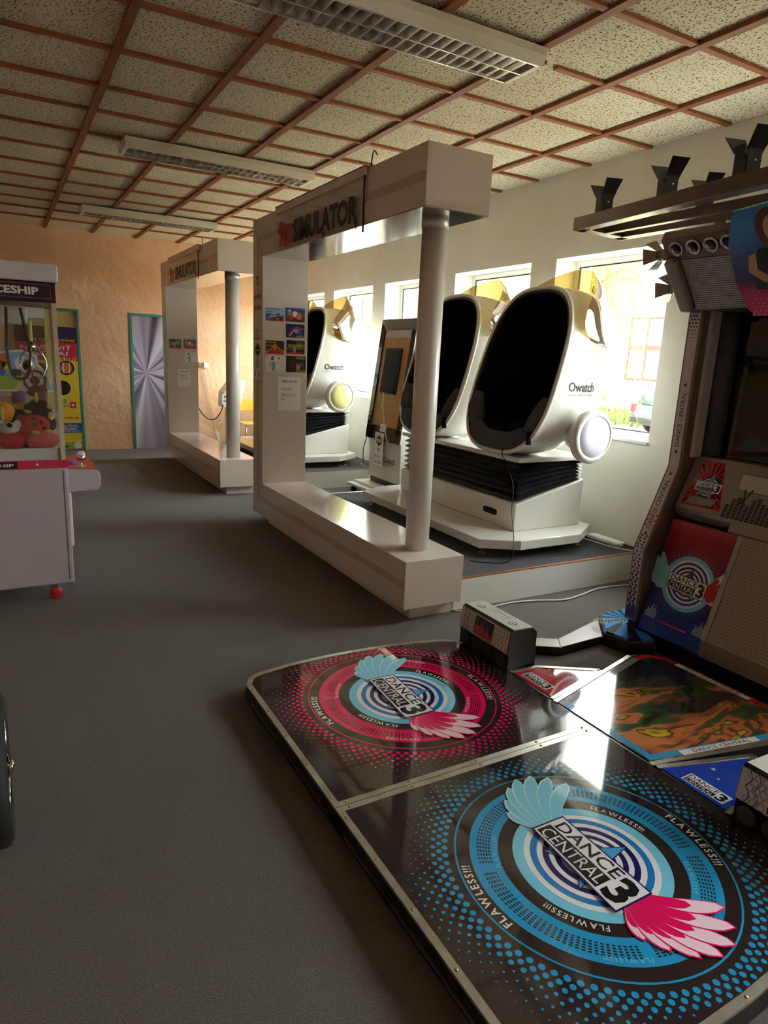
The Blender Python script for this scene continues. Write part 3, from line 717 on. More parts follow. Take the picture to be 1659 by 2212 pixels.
def make_pod(root, y0, sd):
    """sd = side of the round ear (-1 towards -y)"""
    RC, PO, N, rimp = pod_shape(y0)
    vs, fs = pod_surface(y0)
    sh = MB().add(vs, fs, 'white_gloss', True).build('pod_shell', root)
    bvh = BVHTree.FromPolygons(vs, fs)
    v2, f2 = pod_surface(y0, .945, .88, 1.0, .93)
    MB().add(v2, f2, 'black_fabric', True).build('pod_lining', root)
    ring = [rimp(i) for i in range(N)]+[rimp(0), rimp(1)]
    MB().tube(ring, .017, 'white_gloss', 8, caps=False).build('rim', root)
    ring = [rimp(i, .965)+Vector((.006, 0, 0)) for i in range(N)]+[rimp(0, .965)+Vector((.006, 0, 0)), rimp(1, .965)+Vector((.006, 0, 0))]
    MB().tube(ring, .016, 'black_plastic', 8, caps=False).build('rim_piping', root)
    # cushions along the lower rim
    def arc(i0, i1, sc, r, nm, dx):
        pts = [rimp(i, sc)+Vector((dx, 0, 0)) for i in range(i0, i1+1)]; n = len(pts)
        rs = [r*min(1, .5+.9*min(k, n-1-k)/3.0) for k in range(n)]
        MB().tube(pts, r, 'grey_fabric', 14, rs=rs).build(nm, root)
    arc(30, 36, .87, .066, 'side_cushion', .02); arc(48, 54, .87, .066, 'side_cushion', .02)
    arc(35, 49, .88, .075, 'seat_cushion', .02)
    MB().blob((RC.x+.32, y0, 1.05), (.3, .3, .1), 'black_fabric').build('seat_pad', root)
    # visor: amber sheet around the head end
    EP = [(3.77, -.40, 1.69), (3.62, -.44, 1.73), (3.52, -.465, 1.83), (3.55, -.45, 1.97), (3.68, -.37, 2.10), (3.80, -.23, 2.21), (3.87, -.10, 2.26), (3.90, 0, 2.27)]
    AP = [(3.79, -.40, 1.69), (3.80, -.415, 1.72), (3.81, -.42, 1.80), (3.84, -.41, 1.92), (3.91, -.34, 2.01), (3.97, -.22, 2.06), (4.0, -.10, 2.08), (4.01, 0, 2.085)]
    EP += [(x, -y, z) for x, y, z in EP[-2::-1]]; AP += [(x, -y, z) for x, y, z in AP[-2::-1]]
    AV = [Vector((x, y+y0, z)) for x, y, z in AP]
    E_ = smooth_path([Vector((x, y+y0, z)) for x, y, z in EP], 6); A_ = smooth_path(AV, 6)
    vs2 = []; fs2 = []; n = len(E_)-1
    for k in range(n+1):
        base = bvh.find_nearest(A_[k])[0]
        mid = (base+E_[k])/2; out = Vector((mid.x-3.6, mid.y-y0, .1)).normalized()
        for m_ in range(6):
            t = m_/5; vs2.append(base.lerp(E_[k], t)+out*(.03*math.sin(PI*t)))
    for k in range(n):
        for m_ in range(5): fs2.append((k*6+m_, k*6+m_+1, (k+1)*6+m_+1, (k+1)*6+m_))
    vb = BVHTree.FromPolygons(vs2, fs2)
    vis = MB().add(vs2, fs2, 'visor_amber', True).build('visor', root, recalc=False)
    def wrap(txt, x0, x1, z0, z1, m_, name, bold=0.0):
        vs_, f_, a0, a1, b0, b1 = text_geo(txt, bold); out = []
        for (x, y) in vs_:
            X = x0+(x-a0)/(a1-a0)*(x1-x0); Z = z0+(y-b0)/(b1-b0)*(z1-z0)
            h = bvh.ray_cast(Vector((X, y0+sd*2, Z)), Vector((0, -sd, 0)))
            Y = h[0].y if h[0] is not None else y0+sd*.45
            out.append((X, Y+sd*.0025, Z))
        return out, f_
    tb = MB()
    xa, xb = (3.43, 3.69) if sd < 0 else (3.69, 3.43)
    a, f = wrap('Owatch', xa, xb, 1.382, 1.45, 'ink', 'logo', .02); tb.add(a, f, 'ink')
    a, f = wrap('VIRTUAL REALITY CHAIR', xa, xb-.01*(1 if sd < 0 else -1), 1.352, 1.368, 'ink_grey', 'logo'); tb.add(a, f, 'ink_grey')
    tb.build('logo', sh, recalc=False)
    vs_, f_, a0, a1, b0, b1 = text_geo('Owatch', .012); out = []; ok = True
    for (x, y) in vs_:
        Y = y0-.05-(x-a0)/(a1-a0)*.22; Z = 2.10+(y-b0)/(b1-b0)*.055
        h = vb.ray_cast(Vector((6, Y, Z)), Vector((-1, 0, 0)))
        if h[0] is None: ok = False; break
        out.append((h[0].x+.003, Y, Z))
    if ok: MB().add(out, f_, 'ink').build('visor_logo', vis, recalc=False)
    # round ear
    ex_, ez = 3.60, 1.078; ys = y0+sd*.40; ye = y0+sd*.535
    Me = Matrix.Translation((ex_, ye, ez)) @ Matrix.Rotation(PI/2*(1 if sd < 0 else -1), 4, 'X')
    MB().cyl((ex_, ys, ez), (ex_, ye, ez), .108, 'white_gloss', 32).build('ear_neck', root)
    er = MB().lathe([(.10, -.03), (.165, -.024), (.19, .0), (.192, .025), (.178, .05), (.15, .06), (.146, .052), (0, .052)], 'white_gloss', 48, M=Me).build('ear_ring', root)
    MB().lathe([(.146, .050), (.142, .058), (.08, .066), (0, .069)], 'lens_lilac', 48, M=Me).build('ear_lens', er)
    # belt end hanging over the rim
    q = rimp(35); MB().box(q.x-.03, q.x+.0, q.y-.012, q.y+.012, q.z-.04, q.z+.05, 'black_fabric').build('belt', root)
    return sh
def make_sim(label):
    r = thing('egg_seat_simulator', label, 'simulator', (3.5, 4.475, .208), 'twin egg-seat simulators')
    yc = 4.475
    def pl(x0, x1, y0, y1, c): return [(x0+c*.9, y0), (x1-c*1.1, y0), (x1, y0+c*.7), (x1, y1-c*.7), (x1-c*1.1, y1), (x0+c*.9, y1), (x0, y1-c*.55), (x0, y0+c*.55)]
    MB().prism(pl(2.835, 3.955, 3.44, 5.51, .28), 'z', .283, .352, 'white_gloss').build('base_platform', r, bevel=.006)
    for (x, y) in ((2.93, 3.68), (2.93, 5.32), (3.78, 3.6), (3.78, 5.35)):
        MB().lathe([(0, 0), (.034, 0), (.034, .012), (.02, .02), (.011, .022), (.011, .08), (0, .08)], 'brass', 16, M=Matrix.Translation((x, y, .2082))).build('levelling_foot', r)
    bx = (3.198, 3.86, 3.665, 5.30)
    pr = [(bx[0], .35), (bx[1], .35), (bx[1], .715), (bx[0], .555)]
    MB().prism(pr, 'y', bx[2], bx[3], 'white_gloss').build('lower_body', r, bevel=.012, seg=3)
    for yy in (3.95, 4.93): MB().prism([(yy+.085*math.copysign(abs(math.cos(t))**.35, math.cos(t)), .452+.024*math.copysign(abs(math.sin(t))**.6, math.sin(t))) for t in [2*PI*k/28+.01 for k in range(28)]], 'x', bx[0]-.002, bx[0]+.01, 'black_matte').build('handle_slot', r)
    # bellows: folded skirt between the slanted body and the deck
    lv = 7; rings = []
    for k in range(2*lv+1):
        t = k/(2*lv); off = -.006 if k % 2 == 0 else .03; R = []
        x0, x1, y0, y1 = bx[0]+.02+off, bx[1]-.02-off, bx[2]+.02+off, bx[3]-.02-off
        for (x, y) in [(x0, y0), (x0+.02, y0-.004)]+[(x0+(x1-x0)*q/4, y0) for q in range(1, 4)]+[(x1, y0)]+[(x1, y0+(y1-y0)*q/8) for q in range(1, 8)]+[(x1, y1), (x0, y1)]+[(x0, y1-(y1-y0)*q/8) for q in range(1, 8)]:
            zl = .53+(x-bx[0])/(bx[1]-bx[0])*.165
            R.append((x, y, zl+(.865-zl)*t))
        rings.append(R)
    n = len(rings[0]); vs = [p for R in rings for p in R]; fs = []
    for k in range(2*lv):
        for i in range(n): fs.append((k*n+i, k*n+(i+1) % n, (k+1)*n+(i+1) % n, (k+1)*n+i))
    MB().add(vs, fs, 'bellows_black').build('bellows', r)
    MB().box(3.19, 3.865, 3.655, 5.30, .862, .898, 'white_gloss').build('deck', r, bevel=.008)
    make_pod(r, 3.95, -1); make_pod(r, 5.0, 1)
    return r
sim1 = make_sim('white twin egg-seat simulator on the stage next to the dance machine')
sim2 = copy_tree(sim1, (-.09, 3.91, 0)); sim2['label'] = 'white twin egg-seat simulator with yellow ear lens on the stage next to the peach wall'
def relens(o):
    for c in o.children:
        if c.name.startswith('ear_lens'): c.data = c.data.copy(); c.data.materials[0] = MATS['lens_yellow']
        relens(c)
relens(sim2)
# loose seat-belt cable from the near pod down to the carpet
P = lambda *q: onx(*q, 3.10)
MB().tube(smooth_path([(3.23, 3.815, .99), (3.165, 3.805, .957), (3.135, 3.79, .915), (3.14, 3.735, .85), (3.155, 3.66, .70), (3.13, 3.62, .52), (3.06, 3.50, .40), (3.0, 3.42, .345), (2.98, 3.40, .26), (2.93, 3.42, .218), (2.80, 3.50, .2135), (2.74, 3.56, .2135)], 8), .0035, 'cable_black', 6).build('loose_cable', org=(2.9, 3.5, .21))
tag(bpy.data.objects['loose_cable'], 'thin black cable hanging from the near egg seat to the stage', 'cable')

# ================================================================== kiosk between the stages
kr = thing('ticket_kiosk', 'white and black kiosk with plywood screen between the stages', 'kiosk', (3.75, 6.55, 0))
y0, y1 = 6.14, 6.90
bpk = MB(); bpk.box(3.48, 4.02, y0-.02, y1+.1, .075, .105, 'white_satin'); bpk.build('base_plate', kr, bevel=.005)
MB().box(3.56, 4.0, y0, y1+.06, .105, .135, 'white_satin').build('base_step', kr, bevel=.004)
for (x, y) in ((3.54, y0+.05), (3.54, y1+.02), (3.96, y0+.05), (3.96, y1+.02)):
    MB().lathe([(0, -.012), (.03, -.012), (.036, -.008), (.036, .008), (.03, .012), (0, .012)], 'rubber', 16, M=Matrix.Translation((x, y, .036)) @ Matrix.Rotation(PI/2, 4, 'X')).build('caster', kr)
mk = MB(); Xb = 3.69
mk.prism([(y0, .2), (y1-.04, .2), (y1-.04, .55), (y1+.01, .665), (y1+.01, .72), (y0, .72)], 'x', Xb, 3.97, 'white_gloss'); mk.build('lower_body', kr, bevel=.008)
MB().box(Xb+.02, 3.95, y0+.02, y1-.06, .135, .2, 'black_plastic').build('kick_band', kr)
# tilted upper screen
tilt = math.atan2(.17, 1.32)
Mk = frame(Vector((3.672, y1, .645)), (0, -1, 0), (math.sin(tilt), 0, math.cos(tilt)))
SW, SH = y1-y0, 1.335
MB().box(0, SW, 0, SH, -.16, 0, 'white_gloss', M=Mk).build('screen_housing', kr, bevel=.008)
bz = MB()
for (a, b, c, d) in ((0, SW, 0, .16), (0, SW, SH-.12, SH), (0, .085, .16, SH-.12), (SW-.085, SW, .16, SH-.12)): bz.box(a, b, c, d, .001, .022, 'black_gloss', M=Mk)
bz.build('bezel', kr, bevel=.004)
MB().box(.085, SW-.085, .16, SH-.2, .001, .006, 'plywood_board', M=Mk).build('plywood_board', kr)
MB().box(.085, SW-.085, SH-.2, SH-.12, .001, .004, 'strip_grey', M=Mk).build('board_gap', kr)
MB().box(.21, .53, .52, 1.02, .006, .04, 'black_plastic', M=Mk).build('monitor_back', kr, bevel=.01)
MB().box(.225, .515, .535, 1.005, .04, .046, 'black_matte', M=Mk).build('monitor_screen', kr)
MB().tube(smooth_path([Mk @ Vector(p) for p in ((.33, .53, .05), (.36, .40, .06), (.45, .25, .07), (.55, .10, .08), (.60, .0, .06))], 6), .006, 'cable_white', 6).build('cable', kr)
MB().tube(smooth_path([Mk @ Vector(p) for p in ((.10, .62, .03), (.11, .4, .03), (.09, .2, .03), (.05, -.03, .03), (.02, -.15, .03), (.03, -.3, .01))], 6), .005, 'cable_black', 6).build('cable', kr)
MO = frame(Vector((Xb-.001, y1-.04, .2)), (0, -1, 0), (0, 0, 1))
lg = MB(); lg.text('Owatch', .36, .60, .20, .275, 'ink', MO, .001, .012); lg.text('VIRTUAL REALITY CHAIR', .36, .60, .165, .18, 'p_grey', MO, .001); lg.build('logo', kr, recalc=False)
poster(frame(Mk @ Vector((.325, .098, .0235)), (0, -1, 0), (math.sin(tilt), 0, math.cos(tilt))), .13, .085, 'paper', [], [('9D 2€', .08, .92, .2, .8, 'ink', 0)], 'small white price tag reading 9D 2€ on the kiosk', 'price_tag', 'tag')
poster(frame(Vector((Xb-.046, y1-.245, .362)), (0, -1, 0), (.02, 0, 1)), .20, .37, 'paper', badge(.19)+[('disc', 'ink', .2, .275, .028)], flyer_txt, 'prize flyer with black burst hanging on the kiosk front', 'prize_flyer', 'flyer')
# ================================================================== dance game: shared print
GL = dict(rough=0.045, spec=0.5)
for nm, c in dict(k_base=(50, 40, 39), k_dark=(52, 40, 40), k_cyan=(40, 150, 206), k_pink=(226, 24, 98), k_pinkd=(190, 30, 70), k_lblue=(120, 200, 232), k_white=(226, 226, 234), k_blue=(36, 120, 190), k_navy=(34, 32, 92), k_sky=(70, 160, 214), k_wing=(128, 204, 232), k_wingl=(206, 232, 242), k_rose=(232, 108, 170), k_rosel=(240, 206, 226), k_text=(226, 226, 226), k_ink=(34, 30, 34), k_red=(186, 34, 44), k_royal=(32, 66, 176), k_grey=(130, 134, 146)).items():
    mat(nm, c, **GL)
def feather(mb, root, ang, L, w, m, M, h, bend=.22, sx=1):
    n = 12; up = []; lo = []
    ca, sa = math.cos(ang), math.sin(ang)
    for k in range(n+1):
        t = k/n; hw = w*min(1, .22+1.25*t)*(1 if t < .72 else math.sqrt(max(0, 1-((t-.72)/.28)**2)))
        x = L*t; y = bend*L*(t**2.4)
        for lst, sgn in ((up, 1), (lo, -1)):
            px, py = x, y+sgn*hw
            lst.append((sx*(root[0]+px*ca-py*sa), root[1]+px*sa+py*ca))
    mb.flat(lo+up[::-1][1:-1], m, M, h)
def wing(mb, M, h, s, sx, edge, fill, tip):
    sp = [(-30, .12, .020), (-12, .17, .023), (2, .225, .026), (12, .265, .028), (23, .285, .029), (34, .285, .029), (46, .27, .028)]
    d = .00016
    for k, (a, L, w) in enumerate(sp):
        r = ((.14+.006*(6-k))*s, (-.045+.006*k)*s); a = math.radians(a-8)
        feather(mb, r, a, L*s, w*s, edge, M, h+d*3*k, sx=sx); feather(mb, r, a, (L-.006)*s, (w-.004)*s, tip, M, h+d*(3*k+1), sx=sx)
        feather(mb, r, a, (L*.66)*s, (w-.009)*s, fill, M, h+d*(3*k+2), sx=sx, bend=.14)
def logo_core(mb, M, s, h, c_out='k_lblue', c_mid='k_blue', c_star='k_sky', wings=True, right=('k_pink', 'k_pink', 'k_rosel')):
    d = .0002
    for k, (r, m) in enumerate(((.24, c_out), (.205, 'k_white'), (.186, c_mid), (.165, 'k_white'), (.147, 'k_navy'), (.128, 'k_white'), (.112, 'k_navy'), (.095, 'k_white'), (.078, 'k_navy'), (.058, 'k_white'))):
        mb.disc((0, 0), r*s, m, M, h+d*k, 56)
    h += d*11
    mb.star((0, 0), .148*s, .058*s, 'k_navy', M, h, rot=math.radians(85)); mb.star((0, 0), .139*s, .052*s, c_star, M, h+d, rot=math.radians(85))
    h += 2*d
    if wings:
        wing(mb, M, h, s, -1, 'k_wingl', 'k_wing', 'k_wing'); wing(mb, M, h, s, 1, right[0], right[1], right[2])
    h += .0042
    q = lambda pts: [(a*s, b*s) for a, b in pts]
    mb.flat(q([(-.186, -.078), (.186, -.098), (.186, .055), (-.186, .06)]), 'k_navy', M, h); mb.flat(q([(-.18, -.072), (.18, -.091), (.18, .049), (-.18, .054)]), 'k_white', M, h+d)
    mb.flat(q([(-.172, -.066), (.092, -.079), (.092, -.014), (-.172, -.008)]), 'k_ink', M, h+2*d)
    mb.text('DANCE', -.160*s, .098*s, -.004*s, .045*s, 'k_ink', M, h+2*d, .012)
    mb.text('CENTRAL', -.162*s, .086*s, -.066*s, -.018*s, 'k_white', M, h+3*d, .0)
    mb.text('3', .104*s, .172*s, -.082*s, .038*s, 'k_ink', M, h+2*d, .04)
    return h+.001
PCN = 1.765
def pad_outline(mirror):
    p = [(.873, 1.7665), (2.073, 1.7665), (2.073, 2.69), (2.055, 2.735), (1.99, 2.775), (1.85, 2.812), (1.66, 2.84), (1.48, 2.85), (1.32, 2.852), (1.12, 2.84), (.966, 2.812), (.91, 2.785), (.873, 2.72)]
    return [(x, 2*PCN-y) for x, y in p] if mirror else p
def inset(poly, d):
    c = Vector((sum(p[0] for p in poly)/len(poly), sum(p[1] for p in poly)/len(poly))); out = []
    n = len(poly)
    for i in range(n):
        a, b, e = (Vector(poly[(i-1) % n]), Vector(poly[i]), Vector(poly[(i+1) % n]))
        n1 = Vector((-(b-a).y, (b-a).x)).normalized(); n2 = Vector((-(e-b).y, (e-b).x)).normalized()
        if n1.dot(c-b) < 0: n1 = -n1
        if n2.dot(c-b) < 0: n2 = -n2
        k = (n1+n2); k = k/max(k.length_squared/2, .4)
        out.append(tuple(b+k*d))
    return out
def dance_pad(mirror, col, cold, label):
    ZT = .078; pol = pad_outline(mirror); c = (1.475, 2.335) if not mirror else (1.482, 1.203)
    r = thing('dance_pad', label, 'dance pad', (1.47, c[1], 0), 'dance pads')
    MB().prism(pol, 'z', 0, ZT-.004, 'black_plastic').build('pad_body', r, bevel=.004)
    ins = inset(pol, .024)
    top = MB(); top.prism(ins, 'z', ZT-.006, ZT, 'k_base'); tp = top.build('top_panel', r)
    # metal edging: one piece for each side
    n = len(pol)
    def strip(idx, nm):
        m = MB()
        for i in idx:
            j = (i+1) % n; a, b, cc, dd = pol[i], pol[j], ins[j], ins[i]
            vs = [(a[0], a[1], ZT+.0015), (b[0], b[1], ZT+.0015), (cc[0], cc[1], ZT+.0015), (dd[0], dd[1], ZT+.0015), (a[0], a[1], ZT-.008), (b[0], b[1], ZT-.008), (cc[0], cc[1], ZT-.006), (dd[0], dd[1], ZT-.006)]
            m.add(vs, [(0, 1, 2, 3), (0, 4, 5, 1), (3, 2, 6, 7), (4, 7, 6, 5)], 'alu_trim')
        return m.build(nm, r)
    strip([0], 'joint_edging'); strip(list(range(2, n-1)), 'curved_edging'); strip([n-1], 'side_edging')
    MB().add([(pol[1][0], pol[1][1], ZT), (pol[2][0], pol[2][1], ZT), (ins[2][0], ins[2][1], ZT), (ins[1][0], ins[1][1], ZT)], [(0, 1, 2, 3)], 'k_dark').build('inner_edging', r)
    # side rail and screws
    ya, yb = sorted((pol[0][1], pol[-1][1]))
    MB().box(.868, .874, ya+.05, yb-.08, .022, .03, 'steel').build('side_rail', r)
    sc = MB()
    pts = [(.885, ya+(yb-ya)*t) for t in (.06, .28, .5, .72, .94)]+[(.873+1.2*t, pol[0][1]+(.012 if not mirror else -.012)) for t in (.04, .25, .5, .75, .96)]+[((pol[i][0]+ins[i][0])/2, (pol[i][1]+ins[i][1])/2) for i in range(3, n-1, 2)]
    Mz = Matrix.Identity(4)
    for k, (x, y) in enumerate(pts):
        MB().lathe([(0, 0), (.0055, 0), (.0045, .0025), (0, .003)], 'brass', 10, M=Matrix.Translation((x, y, ZT+.0015))).build('screw', r)
    # print
    M = frame(Vector((c[0], c[1], ZT+.0003)), (0, -1, 0), (1, 0, 0)); d = MB()
    y_lo, y_hi = sorted((ins[0][1], 2.83 if not mirror else .70))
    ncol = 88
    for k in range(ncol):
        a = 2*PI*k/ncol; env = .75+.25*math.sin(a*7+1.0)
        for j in range(10):
            rr = .452+.0185*j; ds = .0098*(1-j/10.5)*(1.0 if j < 3 else env); ak = a+(PI/ncol if j % 2 else 0)
            u, v = rr*math.cos(ak), rr*math.sin(ak); X, Y = c[0]+v, c[1]-u
            if ds < .0016 or not (.905 < X < 2.04 and y_lo+.012 < Y < y_hi-.012): continue
            d.disc((u, v), ds, col if j < 7 else cold, M, 0, 8)
    d.ring(.417, .423, col, M, 0); d.ring(.285, .375, col, M, 0)
    nb = 132
    for k in range(nb):
        a = 2*PI*k/nb
        if abs(math.sin(a*2+.7)) < .12: continue
        for j in range(5):
            rr = .311+.0088*j; da = .30*2*PI/nb
            p = [(rr*math.cos(a-da), rr*math.sin(a-da)), ((rr+.0052)*math.cos(a-da), (rr+.0052)*math.sin(a-da)), ((rr+.0052)*math.cos(a+da), (rr+.0052)*math.sin(a+da)), (rr*math.cos(a+da), rr*math.sin(a+da))]
            d.flat(p, 'k_base', M, .0002)
    d.build('halftone_print', tp, recalc=False)
    for (rr, a0, sz, mm, bo) in [(.386, a, .036, 'k_text', .02) for a in (95, -78)]+[(.250, a, .028, 'k_text', .012) for a in (134, -35)]+[(.349 if a in (152, -20) else .289, a, .021, 'k_rosel' if not mirror else 'k_lblue', .008) for a in (152, -110, 62, -20)]:
        MB().arc_text('FLAWLESS!!!', rr, a0, sz, mm, M, .0004, bo).build('ring_lettering', tp, recalc=False)
    l = MB(); logo_core(l, M, 1.0, .0004); l.build('logo', tp, recalc=False)
    return r
dance_pad(False, 'k_pink', 'k_pinkd', 'glossy dance pad with pink rings and blue and pink winged logo')
dance_pad(True, 'k_cyan', 'k_blue', 'glossy dance pad with blue rings and blue and pink winged logo')

# ---- link platform between pads and cabinet
def art_mat():
    q = NT('dance_picture_print', rough=0.08); p, x, y, z = q.pos()
    mp = q.n('ShaderNodeMapping'); q.l(p, mp.inputs['Vector']); mp.inputs['Rotation'].default_value = (0, 0, .9); mp.inputs['Scale'].default_value = (2.6, 6, 1)
    a = q.noise(mp.outputs[0], 1.1, 2, 1.2); b = q.noise(mp.outputs[0], .7, 3, .5)
    c1 = q.ramp(a, [(0.30, (30, 34, 30)), (0.42, (64, 96, 54)), (0.47, (120, 84, 60)), (0.50, (210, 130, 84)), (0.57, (204, 120, 72)), (0.60, (70, 48, 40)), (0.64, (222, 192, 56)), (0.72, (96, 34, 40))])
    q.color(q.mix(q.ramp(b, [(0.36, (0, 0, 0)), (0.52, (255, 255, 255))]), (40, 36, 38), c1)); return q.m
art_mat()
ZP = .078
pp = [(2.079, 1.995), (2.797, 2.197), (2.90, 2.19), (2.985, 2.10), (2.985, 1.43), (2.90, 1.34), (2.797, 1.333), (2.079, 1.47)]
lp = thing('link_platform', 'picture-covered platform joining the dance pads to the cabinet', 'platform', (2.5, 1.76, 0))
MB().prism(pp, 'z', 0, ZP-.004, 'black_plastic').build('platform_body', lp)
MB().prism(inset(pp, .012), 'z', ZP-.006, ZP, 'dance_picture_print').build('picture_panel', lp)
bd = MB(); Mi = Matrix.Translation((0, 0, ZP+.0005)); pi_, po_ = inset(pp, .055), inset(pp, .02)
for i in range(len(pp)):
    j = (i+1) % len(pp); m_ = 'k_red' if i in (1, 2, 3, 4) else ('k_sky' if i in (7, 6, 5) else 'k_grey')
    bd.flat([po_[i], po_[j], pi_[j], pi_[i]], m_, Mi)
bd.build('picture_border', lp, recalc=False)
def bar(a, b, w, m_, z, nm, par, hz=.004):
    a, b = Vector((a[0], a[1], z)), Vector((b[0], b[1], z)); d = (b-a).normalized(); n_ = Vector((-d.y, d.x, 0))*w/2
    vs = [a-n_, b-n_, b+n_, a+n_]; vs = [tuple(v) for v in vs]+[(v.x, v.y, z+hz) for v in vs]
    return MB().add(vs, [(0, 3, 2, 1), (4, 5, 6, 7), (0, 1, 5, 4), (1, 2, 6, 5), (2, 3, 7, 6), (3, 0, 4, 7)], m_).build(nm, par)
bar(pp[0], pp[1], .022, 'alu_trim', ZP-.001, 'edging', lp); bar(pp[7], pp[6], .022, 'alu_trim', ZP-.001, 'edging', lp)
lt = MB(); MD = frame(Vector((2.25, 1.455, ZP+.0025)), (.93, -.17, 0), (.17, .93, 0)); lt.rect(.0, .40, -.004, .028, 'k_white', MD); lt.text('DANCE CENTRAL', .06, .36, .002, .022, 'k_ink', MD, .0003); lt.build('lettering', lp, recalc=False); lt = MB()
MD2 = frame(Vector((2.93, 2.02, ZP+.0025)), (0, -1, 0), (1, 0, 0)); lt.rect(.0, .40, -.004, .028, 'k_white', MD2); lt.text('DANCE CENTRAL', .06, .36, .002, .022, 'k_ink', MD2, .0003); lt.build('lettering', lp, recalc=False)
def wedge(mirror, m1, label):
    f = (lambda p: (p[0], 2*PCN-p[1]-.062)) if mirror else (lambda p: p)
    pl_ = [f(p) for p in ((2.082, 2.318), (2.245, 2.304), (2.515, 2.14), (2.085, 2.022))]
    w = thing('corner_wedge', label, 'platform', (2.2, pl_[0][1], 0))
    MB().prism(pl_, 'z', 0, ZP-.004, 'black_plastic').build('wedge_body', w); tp = MB().prism(inset(pl_, .012), 'z', ZP-.006, ZP, m1).build('wedge_panel', w)
    bar(pl_[1], pl_[2], .022, 'alu_trim', ZP-.001, 'edging', w); bar(pl_[2], pl_[3], .020, 'alu_trim', ZP-.001, 'edging', w); bar(pl_[0], pl_[1], .02, 'alu_trim', ZP-.001, 'edging', w)
    l = MB(); c0 = f((2.12, 2.27))
    if mirror: c0 = (2.115, 1.36)
    Ml = frame(Vector((c0[0], c0[1], ZP+.0006)), (0, -1, 0), (1, 0, 0))
    l.rect(0, .17, -.004, .06, 'k_white', Ml); l.text('DANCE', .006, .125, .030, .054, 'k_ink', Ml, .0003, .01); l.rect(.006, .125, .0, .026, 'k_ink', Ml, .0003); l.text('CENTRAL', .01, .122, .004, .022, 'k_white', Ml, .0006); l.text('3', .13, .164, .0, .052, 'k_ink', Ml, .0003, .03)
    l.build('logo', tp, recalc=False)
    for (a, b, q) in ((.02, .16, .012), (.07, .12, .008), (.11, .2, .007)): MB().star((a, b), q, q*.45, 'k_white', Ml, .0003).build('star_print', tp, recalc=False)
wedge(False, 'k_red', 'small red wedge plate beside the pink dance pad')
wedge(True, 'k_royal', 'small blue wedge plate with stars beside the blue dance pad')

# ---- speaker boxes at the pad corners
mat('hex_white', (206, 200, 196), 0.3); mat('red_led', (214, 36, 56), 0.3)
def hexes(mb, M, u0, u1, v0, v1, s, m, h):
    j = 0; v = v0
    while v < v1:
        u = u0+(s*.9 if j % 2 else 0)
        while u < u1:
            mb.ring(s*.88, s, m, M, h, 6, (u, v)); u += s*1.8
        v += s*1.56; j += 1
def speaker_box(y0, y1, label):
    r = thing('corner_speaker', label, 'speaker', (2.17, (y0+y1)/2, 0), 'corner speaker boxes')
    pr = [(2.076, 0), (2.076, .158), (2.066, .166), (2.082, .278), (2.098, .288), (2.222, .284), (2.25, .258), (2.256, 0)]
    MB().prism(pr, 'y', y0, y1, 'black_plastic').build('cabinet', r, bevel=.003)
    # printed front and top sheets
    L = y1-y0; Mf = frame(Vector((2.0645, y1-.004, .168)), (0, -1, 0), (.016, 0, .112)); h = .113
    f = MB(); f.rect(0, L-.008, 0, h, 'hex_white', Mf, .0004); f.rect(L*.30, L*.68, .006, h*.93, 'black_gloss', Mf, .0008)
    hexes(f, Mf, L*.1, L*.28, .012, h*.95, .014, 'ink', .0008); hexes(f, Mf, L*.72, L*.86, .012, h*.95, .014, 'ink', .0008)
    for s_ in (.03, .06, L-.055, L-.03):
        pts = [(s_, 0), (s_+.012, h*.25), (s_-.006, h*.5), (s_+.01, h*.75), (s_-.004, h)]
        for a, b in zip(pts[:-1], pts[1:]): f.flat([a, (a[0]+.003, a[1]), (b[0]+.003, b[1]), b], 'ink', Mf, .0008)
    hs = (5, 9, 6, 6, 8, 7, 5, 4, 7, 4, 3, 3)
    for k, n_ in enumerate(hs):
        for q in range(n_): f.rect(L*.31+k*L*.0305, L*.31+k*L*.0305+L*.025, .01+q*.0085, .01+q*.0085+.006, 'red_led', Mf, .0012)
    f.build('front_print', r, recalc=False)
    Mt = frame(Vector((2.1, y1-.004, .2888)), (0, -1, 0), (.124, 0, -.004)); w = .122
    t = MB(); t.rect(0, L-.008, 0, w, 'hex_white', Mt, .0005)
    for s_ in (.07, L-.08): t.ring(.018, .024, 'ink', Mt, .0009, 24, (s_, w*.42)); t.disc((s_, w*.42), .006, 'ink', Mt, .0009)
    hexes(t, Mt, L*.3, L*.42, w*.5, w*.9, .012, 'ink_grey', .0009); hexes(t, Mt, L*.62, L*.72, w*.5, w*.9, .012, 'ink_grey', .0009)
    t.text('CENTRAL', L*.36, L*.64, w*.62, w*.78, 'ink_grey', Mt, .001); t.build('top_print', r, recalc=False)
    for k in range(4):
        MB().lathe([(0, .0), (.03, .0), (.034, .004), (.03, .006), (.018, .002), (0, .004)], 'grey_fabric', 20, M=Matrix.Translation((2.0762, y1-L*(.13+.245*k), .118)) @ Matrix.Rotation(-PI/2, 4, 'Y') ).build('speaker_cone', r)
speaker_box(2.33, 2.735, 'black corner speaker with red level display beside the pink dance pad')
speaker_box(.772, 1.13, 'black corner speaker with red level display beside the blue dance pad')
